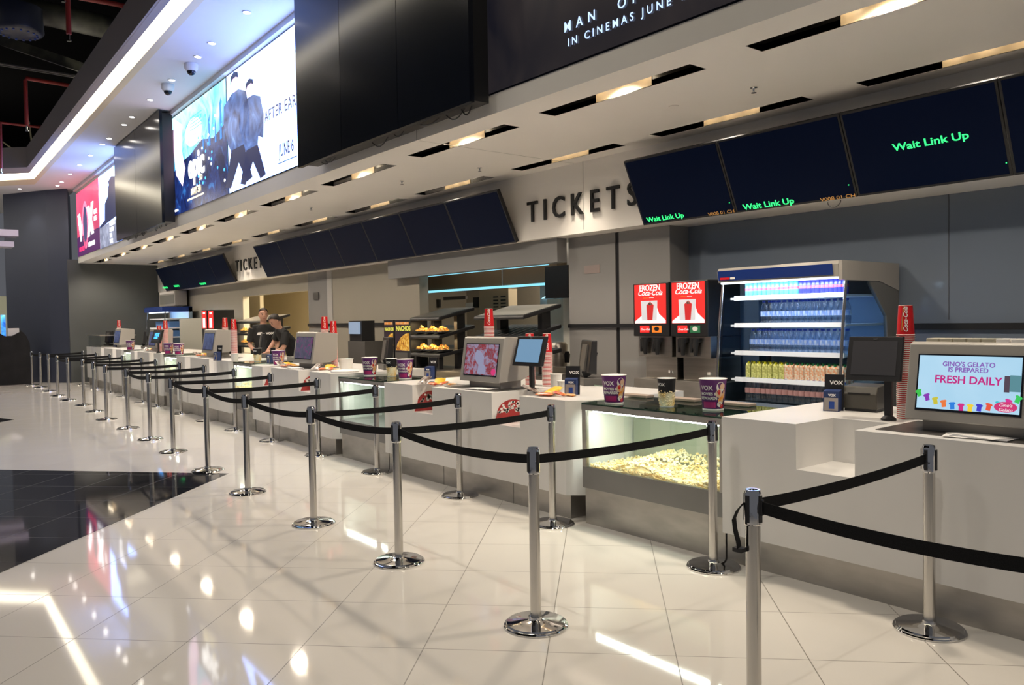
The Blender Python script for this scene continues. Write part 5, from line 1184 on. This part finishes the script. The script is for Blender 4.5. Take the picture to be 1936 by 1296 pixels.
for nm, (px0, py0, px1, py1), X, m_, lab, cat in (
    ('kitchen_monitor', (1030, 505, 1074, 563), 7.9, M_black, 'large black hanging kitchen monitor at the right of the near opening', 'monitor'),
    ('air_grille_unit', (905, 550, 962, 600), 9.0, mat('beige_metal_cabinet', (.42, .36, .26), .5), 'beige metal unit with slotted grilles in the near kitchen', 'unit'),
    ('wall_cabinet', (1034, 566, 1068, 617), 8.3, mat('pale_grey_cabinet', (.50, .50, .45), .5), 'pale grey cabinet on the kitchen wall at the right', 'cabinet'),
    ('notice_paper', (806, 568, 816, 582), 9.6, M_black, 'left small black notice on the kitchen wall', 'notice'), ('notice_paper', (820, 567, 830, 582), 9.6, M_black, 'right small black notice on the kitchen wall', 'notice'),
    ('kitchen_shelf', (838, 562, 880, 566), 9.2, M_greydark, 'thin grey shelf on the kitchen wall', 'shelf'), ('white_box', (880, 573, 896, 582), 9.0, M_pwhite, 'small white box on the kitchen wall', 'box'), ('black_bottle', (894, 563, 904, 582), 9.0, M_black, 'dark upright container beside the small white box', 'container'),
    ('storage_rack', (780, 548, 815, 600), 9.8, mat('bluish_panel', (.20, .22, .42), .4), 'bluish glossy panel at the left in the near kitchen', 'panel')):  # last panel has a plain bluish base colour
    a = at(px0, py0, 'X', X); b = at(px1, py1, 'X', X); mb = MB(); mb.box(X, X+(.05 if 'notice' in nm or 'shelf' in nm else .2), b.y, a.y, b.z, a.z)
    o = mb.build(nm, m_, origin=(X, (a.y+b.y)/2, b.z)); tag(o, lab, cat)
    if nm == 'air_grille_unit':
        for c_ in range(2):
            for r_ in range(6): y = b.y+.08+c_*.22; MB().box(X-.004, X, y, y+.15, b.z+.06+r_*.06, b.z+.085+r_*.06).build('slot', M_black, o)
t = thing('kitchen_equipment', (7.6, 8.2, 0), 'dark cluttered kitchen equipment on a steel bench at the right of the near opening', 'kitchen equipment')
MB().box(7.4, 8.1, 7.45, 9.4, 0, .95).build('bench', M_steel2, t); MB().box(7.5, 7.8, 7.7, 8.1, .95, 1.35).build('machine', M_greydark, t, bevel=.02)
MB().lathe((7.6, 8.45, .95), [(.12, 0), (.13, .3), (.10, .34)], 20).build('pot', M_steel, t, smooth=40); MB().lathe((7.55, 8.8, .95), [(.08, 0), (.08, .42)], 16).build('tray_column', noise_tint('stacked_tray_stripes', (.40, .36, .26), (.10, .09, .07), 60, (.1, .1, 1), rough=.5), t)
for i in range(5): MB().lathe((7.5+.05*i, 7.6+.25*i, 1.35 if i < 2 else 1.0), [(.05, 0), (.06, .12), (.04, .16)], 14).build('container', [M_black, M_greydark, M_steel][i % 3], t, smooth=40)
# far kitchen
t = thing('far_kitchen_door', (10.2, 22, 0), 'brown door in the yellow lit kitchen behind the staff', 'door'); a = at(463, 576, 'X', 10.19); b = at(490, 610, 'X', 10.19)
MB().box(10.12, 10.2, b.y, a.y, 0, a.z).build('frame', mat('dark_brown_frame', (.06, .045, .035), .5), t); MB().box(10.11, 10.12, b.y+.2, a.y-.2, 0, a.z-.15).build('leaf', mat('brown_door', (.16, .08, .03), .5), t)
mb = MB(); a = at(457, 555, 'X', 7.15); b = at(463, 555, 'X', 7.15); mb.box(7.10, 7.25, b.y, a.y, 0, a.z); struct(mb.build('trim_15', mat('warm_white_jamb', (.85, .80, .68), .4)))  # plain warm white jamb
a = at(422, 605, 'X', 6.7); b = at(455, 700, 'X', 6.7)
tag(MB().box(6.5, 7.0, 19.6, 22.4, 0, 1.78).build('beige_cabinet', mat('beige_grey_cabinet', (.36, .35, .30), .5), origin=(6.8, 21, 0)), 'big beige grey cabinet left of the far warmer', 'cabinet')
# far fridge, machines and wall display
t = thing('drinks_fridge', (6.7, 24.3, 0), 'small looking open drinks fridge far away at the left', 'fridge')
y0, y1 = 22.9, 24.7; X = 6.2
MB().box(6.9, 7.0, y0, y1, 0, 2.1).build('back_panel', M_fridgein, t); MB().box(X, 7.0, y0, y1, 1.98, 2.12).build('canopy', M_bluecan, t); MB().box(X+.1, X+.2, y0+.1, y1-.1, 1.955, 1.978).build('light_tube', MATS['cold_tube'], t)
for z in (1.80, 1.55, 1.3, 1.05): MB().box(X+.12, 6.9, y0+.05, y1-.05, z-.03, z).build('shelf', M_shelfw, t)
for y in (y0, y1): MB().tube([(X, y, .9), (X+.08, y, 1.98)], .015, 8).build('edge_tube', M_brushed, t)
for z in (1.3, 1.55): MB().box(X+.2, 6.8, y0+.1, y1-.4, z, z+.17).build('stock', mat('far_blue_stock', (.10, .22, .50), .4), t)
MB().box(X+.02, 6.9, y0, y1, 0, .9).build('base', M_fridgein, t); area_light('fridge_light', (X+.2, (y0+y1)/2, 1.94), .05, 1.4, 14, (.8, .92, 1), (.5, 0, -1))
def far_machine(px0, px1, label):
    X = 5.95; a = at(px0, 587, 'X', X); b = at(px1, 625, 'X', X); t = thing('frozen_drink_machine', (X+.2, (a.y+b.y)/2, .0), label, 'drink machine')
    MB().box(X, X+.45, b.y, a.y, 0, a.z).build('cabinet', M_black, t); P = Plane((X, a.y, b.z), (0, -1, 0), (0, 0, 1), a.y-b.y, a.z-b.z)
    P.rect(MB(), .08, .92, .10, .96, .005).build('poster', M_redlit, t); P.rect(MB(), .25, .7, .12, .60, .007).build('ice_picture', M_whitelit, t); P.rect(MB(), .3, .7, .80, .9, .007).build('white_lettering', M_whitelit, t)
far_machine(381, 392, 'far frozen drink machine with red poster, left of the far pair'); far_machine(393, 405, 'far frozen drink machine with red poster, right of the far pair')
a = at(302, 553, 'X', 6.80); b = at(333, 578, 'X', 6.80); t = thing('air_curtain', (6.7, (a.y+b.y)/2, b.z), 'pale slotted unit hung high on the wall by the far menu screens', 'wall unit')
X = 6.78; MB().box(X, 7.1, b.y, a.y, b.z, a.z).build('housing', M_greyplastic, t); MB().box(X-.01, X, b.y+.1, a.y-.1, b.z+.06, a.z-.12).build('grille', mat('grey_grille', (.2, .2, .18), .5), t); MB().box(X-.01, X, b.y+.1, a.y-.1, a.z-.08, a.z-.02).build('top_strip', M_pwhite, t)
# far end glass box on the last counter
a = at(137, 655, 'X', 4.75); t = thing('glass_display_box', (4.9, 24.2, ZT[6]), 'low glass display box on the farthest counter', 'display box')
MB().box(4.75, 5.6, 23.3, 24.9, ZT[6], ZT[6]+.30).build('glass', M_glass, t); MB().box(4.72, 5.62, 23.25, 24.95, ZT[6]+.30, ZT[6]+.32).build('lid', M_steel, t); MB().box(4.78, 5.5, 23.4, 24.8, ZT[6]+.002, ZT[6]+.03).build('tray', M_steel2, t)

# ------------------------------------------------------------------ dark furniture and beyond, at the far left
p = at(20, 712, 'Z', 0); k = 26.5; pl = at(-30, 700, 'Y', k); pr = at(58, 700, 'Y', k)
t = thing('covered_kiosk', ((pl.x+pr.x)/2, k, 0), 'black cloth covered bulky kiosk at the far left edge', 'kiosk')
M_bc = noise_tint('black_cover_cloth', (.006, .006, .007), (.012, .012, .013), 3, rough=.9)
mb = MB(); n = 14; w = pr.x-pl.x; vs = []; fs = []
for i in range(n+1):
    for j in range(9):
        u = i/n; v = j/8; zz = 1.42+.10*math.sin(u*9)+.05*math.sin(v*7+u*4)-.25*max(0, u-.8)*5*(u-.8)*5
        vs.append((pl.x+w*u, k+.7*v, max(.3, zz)))
for i in range(n):
    for j in range(8): a_ = i*9+j; fs.append((a_, a_+9, a_+10, a_+1))
base = len(vs)
for i in range(n+1): vs.append((pl.x+w*i/n+(.05 if i == n else 0), k-.03*(i % 2), 0))
for i in range(n): fs.append((i*9, base+i, base+i+1, (i+1)*9))
vs += [(pr.x+.05, k+.7, 0), (pl.x, k+.7, 0)]; fs += [(n*9+q, n*9+q+1, base+n) for q in range(8)]+[(n*9+8, base+n+1, base+n)]
fs += [((i+1)*9+8, i*9+8, base+n+2) for i in range(n)]+[(n*9+8, base+n+2, base+n+1)]
mb.add(vs, fs); mb.build('cover', M_bc, t, smooth=50)
MB().box(pl.x+w*.55, pl.x+w*.80, k+.2, k+.5, 1.38, 1.60).build('carton_box', M_pwhite, origin=(pl.x+w*.65, k+.4, 1.42))
[tag(o, 'small white box standing on the black covered kiosk', 'box') for o in bpy.data.objects if o.name == 'carton_box'] 
for i, (y_a, y_b, xr) in enumerate([(435, 447, 35), (457, 467, 27)]):
    Yd = 26.0; a = at(-150, y_a, 'Y', Yd); b = at(xr, y_b, 'Y', Yd); c_ = at(xr, y_a, 'Y', Yd)
    tag(MB().box(a.x, b.x, Yd, Yd+.6, b.z, c_.z).build('light_fin', mat('lavender_white_fin', (.55, .53, .62), .5), origin=(b.x, Yd, b.z)), ['upper white horizontal fin running off the left edge', 'lower white horizontal fin running off the left edge'][i], 'fin')
Yd = 36.0; a = at(-60, 560, 'Y', Yd); b = at(13, 660, 'Y', Yd); tag(MB().box(a.x, b.x+.4, Yd, Yd+.2, 0, a.z).build('lit_shopfront', mat('cream_lit_shopfront', (.5, .48, .36), .5, emit=(.75, .72, .48), es=.2), origin=(b.x, Yd, 0)), 'cream lit shopfront glimpsed past the navy wall', 'shopfront')
a = at(2, 596, 'Y', Yd-.1); b = at(12, 640, 'Y', Yd-.1); tag(MB().box(a.x, b.x, Yd-.02, Yd, b.z, a.z).build('lit_poster', M_blue_s, origin=(a.x, Yd-.1, b.z)), 'narrow colourful lit poster at the left edge behind the kiosk', 'poster')

# ------------------------------------------------------------------ the two staff
def person(name, loc, rz, pose, label, s=1.0, hair=M_hair):
    """pose: dict joint -> (x forward, y left, z up) before rotation"""
    t = thing(name, loc, label, 'person'); R = Matrix.Rotation(rz, 3, 'Z')
    def T(p): return Vector(loc)+R @ (Vector(p)*s)
    J = pose
    def chain(mb, names, rad, n=12, sub=4, ex=0):
        P_ = [Vector(J[k]) if isinstance(k, str) else Vector(k) for k in names]; pts = []; rr = []
        for i in range(len(P_)-1):
            for q in range(sub):
                u = q/sub; p0 = P_[max(i-1, 0)]; p1 = P_[i]; p2 = P_[i+1]; p3 = P_[min(i+2, len(P_)-1)]
                c = .5*((2*p1)+(-p0+p2)*u+(2*p0-5*p1+4*p2-p3)*u*u+(-p0+3*p1-3*p2+p3)*u**3); pts.append(T(c)); rr.append((rad[i]*(1-u)+rad[i+1]*u+ex)*s)
        pts.append(T(P_[-1])); rr.append((rad[-1]+ex)*s); mb.tube(pts, 0, n, True, rr)
    def torso(mb, ex=0):
        secs = [(J['hip'], .155, .115), (J['waist'], .145, .105), (J['chest'], .175, .120), (J['shoulders'], .165, .095), (J['neck'], .065, .062)]
        n = 16; vs = []; fs = []
        for c, a, b in secs:
            for k in range(n): q = 2*PI*k/n; vs.append(T(Vector(c)+Vector(((b+ex)*math.cos(q), (a+ex)*math.sin(q), 0))))
        for i in range(len(secs)-1):
            for k in range(n): fs.append((i*n+k, i*n+(k+1) % n, (i+1)*n+(k+1) % n, (i+1)*n+k))
        fs += [tuple(range(n))[::-1], tuple(range((len(secs)-1)*n, len(secs)*n))]; mb.add(vs, fs)
    H = Vector(J['head']); hd = Vector(J['face']).normalized(); side = Vector((0, 0, 1)).cross(hd).normalized(); upv = hd.cross(side)
    def hp(f, l, u): return T(H+hd*f+side*l+upv*u)
    mb = MB(); torso(mb)
    # head: skull, jaw, nose, ears
    vs = []; fs = []; n = 16; prof = [(-.115, .030, .045), (-.095, .050, .062), (-.06, .062, .078), (-.02, .070, .088), (.02, .073, .094), (.06, .072, .094), (.09, .058, .076), (.112, .030, .04)]
    for u, w_, d_ in prof:
        for k in range(n): q = 2*PI*k/n; vs.append(hp(d_*math.cos(q)+.008*(1 if u < 0 else 0), w_*math.sin(q), u))
    for i in range(len(prof)-1):
        for k in range(n): fs.append((i*n+k, i*n+(k+1) % n, (i+1)*n+(k+1) % n, (i+1)*n+k))
    fs += [tuple(range(n))[::-1], tuple(range((len(prof)-1)*n, len(prof)*n))]; mb.add(vs, fs)
    mb.add([hp(.088, 0, .025), hp(.112, 0, -.022), hp(.085, .016, -.028), hp(.085, -.016, -.028), hp(.06, 0, .0)], [(0, 2, 1), (0, 1, 3), (1, 2, 3), (0, 4, 2), (0, 3, 4), (2, 4, 3)])
    for sd in (-1, 1): p = hp(-.005, sd*.075, -.005); mb.ball(p, .022*s, 8, .7, .5, 1.3)
    chain(mb, ['neck', J['head']], [.058, .052])
    for sd in ('l', 'r'):
        chain(mb, ['sh_'+sd, 'el_'+sd, 'wr_'+sd], [.052, .040, .027]); chain(mb, ['hp_'+sd, 'kn_'+sd, 'an_'+sd], [.085, .058, .042])
        an = Vector(J['an_'+sd]); chain(mb, [an, an+Vector((.06, 0, -.05)), an+Vector((.17, 0, -.06))], [.040, .042, .03])
        wr = Vector(J['wr_'+sd]); d = (Vector(J['hand_'+sd])-wr).normalized(); sv = d.cross(Vector((0, 0, 1)));  sv = sv.normalized() if sv.length > .1 else Vector((0, 1, 0)); nv = sv.cross(d)
        chain(mb, [wr, wr+d*.05, wr+d*.09], [.026, .036, .034])
        for k, (o_, L_) in enumerate(((-.027, .068), (-.009, .078), (.009, .074), (.027, .058))): b0 = wr+d*.085+sv*o_; chain(mb, [b0, b0+d*L_*.5-nv*.006, b0+d*L_-nv*.02], [.010, .009, .007], 6, 2)
        b0 = wr+d*.03+sv*(.030 if sd == 'l' else -.030); chain(mb, [b0, b0+d*.03+sv*(.02 if sd == 'l' else -.02), b0+d*.06+sv*(.022 if sd == 'l' else -.022)], [.012, .010, .008], 6, 2)
    o = mb.build('body', M_skin, t); rm = o.modifiers.new('remesh', 'REMESH'); rm.mode = 'VOXEL'; rm.voxel_size = .008; rm.use_smooth_shade = True
    # clothing
    mb = MB(); torso(mb, .014)
    for sd in ('l', 'r'): sh, el = Vector(J['sh_'+sd]), Vector(J['el_'+sd]); chain(mb, [sh, sh.lerp(el, .85)], [.066, .060], ex=.006)
    c = Vector(J['shoulders']); chain(mb, [J['sh_l'], c, J['sh_r']], [.058, .085, .058])
    o = mb.build('polo_shirt', M_shirt, t); rm = o.modifiers.new('remesh', 'REMESH'); rm.mode = 'VOXEL'; rm.voxel_size = .010; rm.use_smooth_shade = True
    mb = MB(); 
    for sd in ('l', 'r'): chain(mb, [J['hip'], 'hp_'+sd, 'kn_'+sd, 'an_'+sd], [.13, .100, .074, .06])
    o = mb.build('trousers', M_pants, t); rm = o.modifiers.new('remesh', 'REMESH'); rm.mode = 'VOXEL'; rm.voxel_size = .012; rm.use_smooth_shade = True
    for sd in ('l', 'r'): an = Vector(J['an_'+sd]); mb = MB(); chain(mb, [an+Vector((-.05, 0, -.05)), an+Vector((.06, 0, -.05)), an+Vector((.19, 0, -.06))], [.045, .05, .036]); mb.build('shoe', M_black, t, smooth=60)
    vs = []; fs = []
    pr_ = [(-.02, .078, .098, -.30), (.02, .080, .102, -.02), (.07, .080, .103, .045), (.095, .066, .086, .08), (.122, .035, .045, .04), (.13, .004, .004, 0)]
    mb = MB(); n = 20
    for u, w_, d_, _f in pr_:
        for k in range(n):
            q = 2*PI*k/n; cx = math.cos(q); dd = d_*cx
            if cx > 0: dd = min(dd, [.0, -.02, .03, .094, .06, .01][[p_[0] for p_ in pr_].index(u)])
            vs.append(hp(dd, w_*math.sin(q), u+.006))
    for i in range(len(pr_)-1):
        for k in range(n): fs.append((i*n+k, i*n+(k+1) % n, (i+1)*n+(k+1) % n, (i+1)*n+k))
    mb.add(vs, fs); mb.build('hair', hair, t, smooth=60)
    for sd in (-1, 1):
        mb = MB(); mb.ball(hp(.078, sd*.030, .008), .010*s, 8); mb.build('eye', mat('eye_dark', (.03, .02, .02), .2), t, smooth=60)
        mb = MB(); mb.tube([hp(.082, sd*.016, .028), hp(.085, sd*.030, .033), hp(.076, sd*.046, .028)], .004*s, 6); mb.build('eyebrow', hair, t)
    mb = MB(); mb.tube([hp(.078, -.022, -.060), hp(.086, 0, -.058), hp(.078, .022, -.060)], .0055*s, 6); mb.build('mouth', mat('lip', (.35, .12, .10), .5), t)
    return t, T
base = dict(hip=(0, 0, .95), waist=(.01, 0, 1.10), chest=(.01, 0, 1.28), shoulders=(0, 0, 1.42), neck=(.005, 0, 1.49), head=(.03, 0, 1.65), face=(1, 0, 0),
    sh_l=(0, .185, 1.42), el_l=(-.02, .24, 1.14), wr_l=(.16, .16, 1.02), hand_l=(.25, .10, 1.0), sh_r=(0, -.185, 1.42), el_r=(-.02, -.24, 1.14), wr_r=(.16, -.16, 1.02), hand_r=(.25, -.1, 1.0),
    hp_l=(0, .09, .90), kn_l=(.02, .10, .50), an_l=(0, .10, .10), hp_r=(0, -.09, .90), kn_r=(.02, -.10, .50), an_r=(0, -.10, .10))
p1 = dict(base); X1_ = 5.95; c = at(497, 584, 'X', X1_)
toC = math.atan2(-c.y, -c.x)
t1, T1 = person('person', (X1_, c.y, 0), toC+.15, p1, 'man in a black polo shirt looking towards the queue, standing behind the far counter', s=min(1.10, (c.z)/1.77))
p2 = dict(base); p2.update(waist=(.05, 0, 1.10), chest=(.14, 0, 1.26), shoulders=(.22, 0, 1.37), neck=(.26, 0, 1.43), head=(.33, 0, 1.56), face=(1, .1, -.75), sh_l=(.22, .18, 1.36), sh_r=(.22, -.18, 1.36),
    el_l=(.30, .26, 1.12), wr_l=(.42, .10, 1.06), hand_l=(.52, -.02, 1.04), el_r=(.28, -.22, 1.22), wr_r=(.42, -.20, 1.04), hand_r=(.50, -.20, 1.0))
c = at(527, 600, 'X', 5.75)
t2, T2 = person('person', (5.98, c.y-.15, 0), PI-.55+.5, p2, 'man in a black polo shirt bending down over the counter, right of the other man', s=1.06)
for T_, t_, zz, fx in ((T1, t1, 1.31, .142), ):
    a = T_((fx, .11, zz)); b = T_((fx, -.06, zz)); text('VOX', .05, M_text, t_, b+Vector((0, 0, -.0)), (a-b)*-1, (0, 0, 1), bold=.04) if False else None
    R_ = Matrix.Rotation(toC+.15, 3, 'Z'); xd = R_ @ Vector((0, 1, 0)); text('VOX', .055, M_text, t_, T_((fx+.01, .02, zz)), xd, (0, 0, 1), bold=.04, sx=1.2)
    MB().hexa([T_((fx+.008, -.14, zz-.01)), T_((fx+.008, -.04, zz-.01)), T_((fx+.008, -.05, zz+.04)), T_((fx+.008, -.12, zz+.035))], [T_((fx+.012, -.14, zz-.01)), T_((fx+.012, -.04, zz-.01)), T_((fx+.012, -.05, zz+.04)), T_((fx+.012, -.12, zz+.035))]).build('name_badge', M_text, t_)
tag(MB().box(5.15, 5.45, 11.75, 12.15, ZT[4]-.5+.467, ZT[4]-.5+.467+.09).build('x', M_greyplastic, origin=(5.3, 11.95, ZT[3])), 'small grey box on the counter under the bending man', 'box').name = 'grey_box'
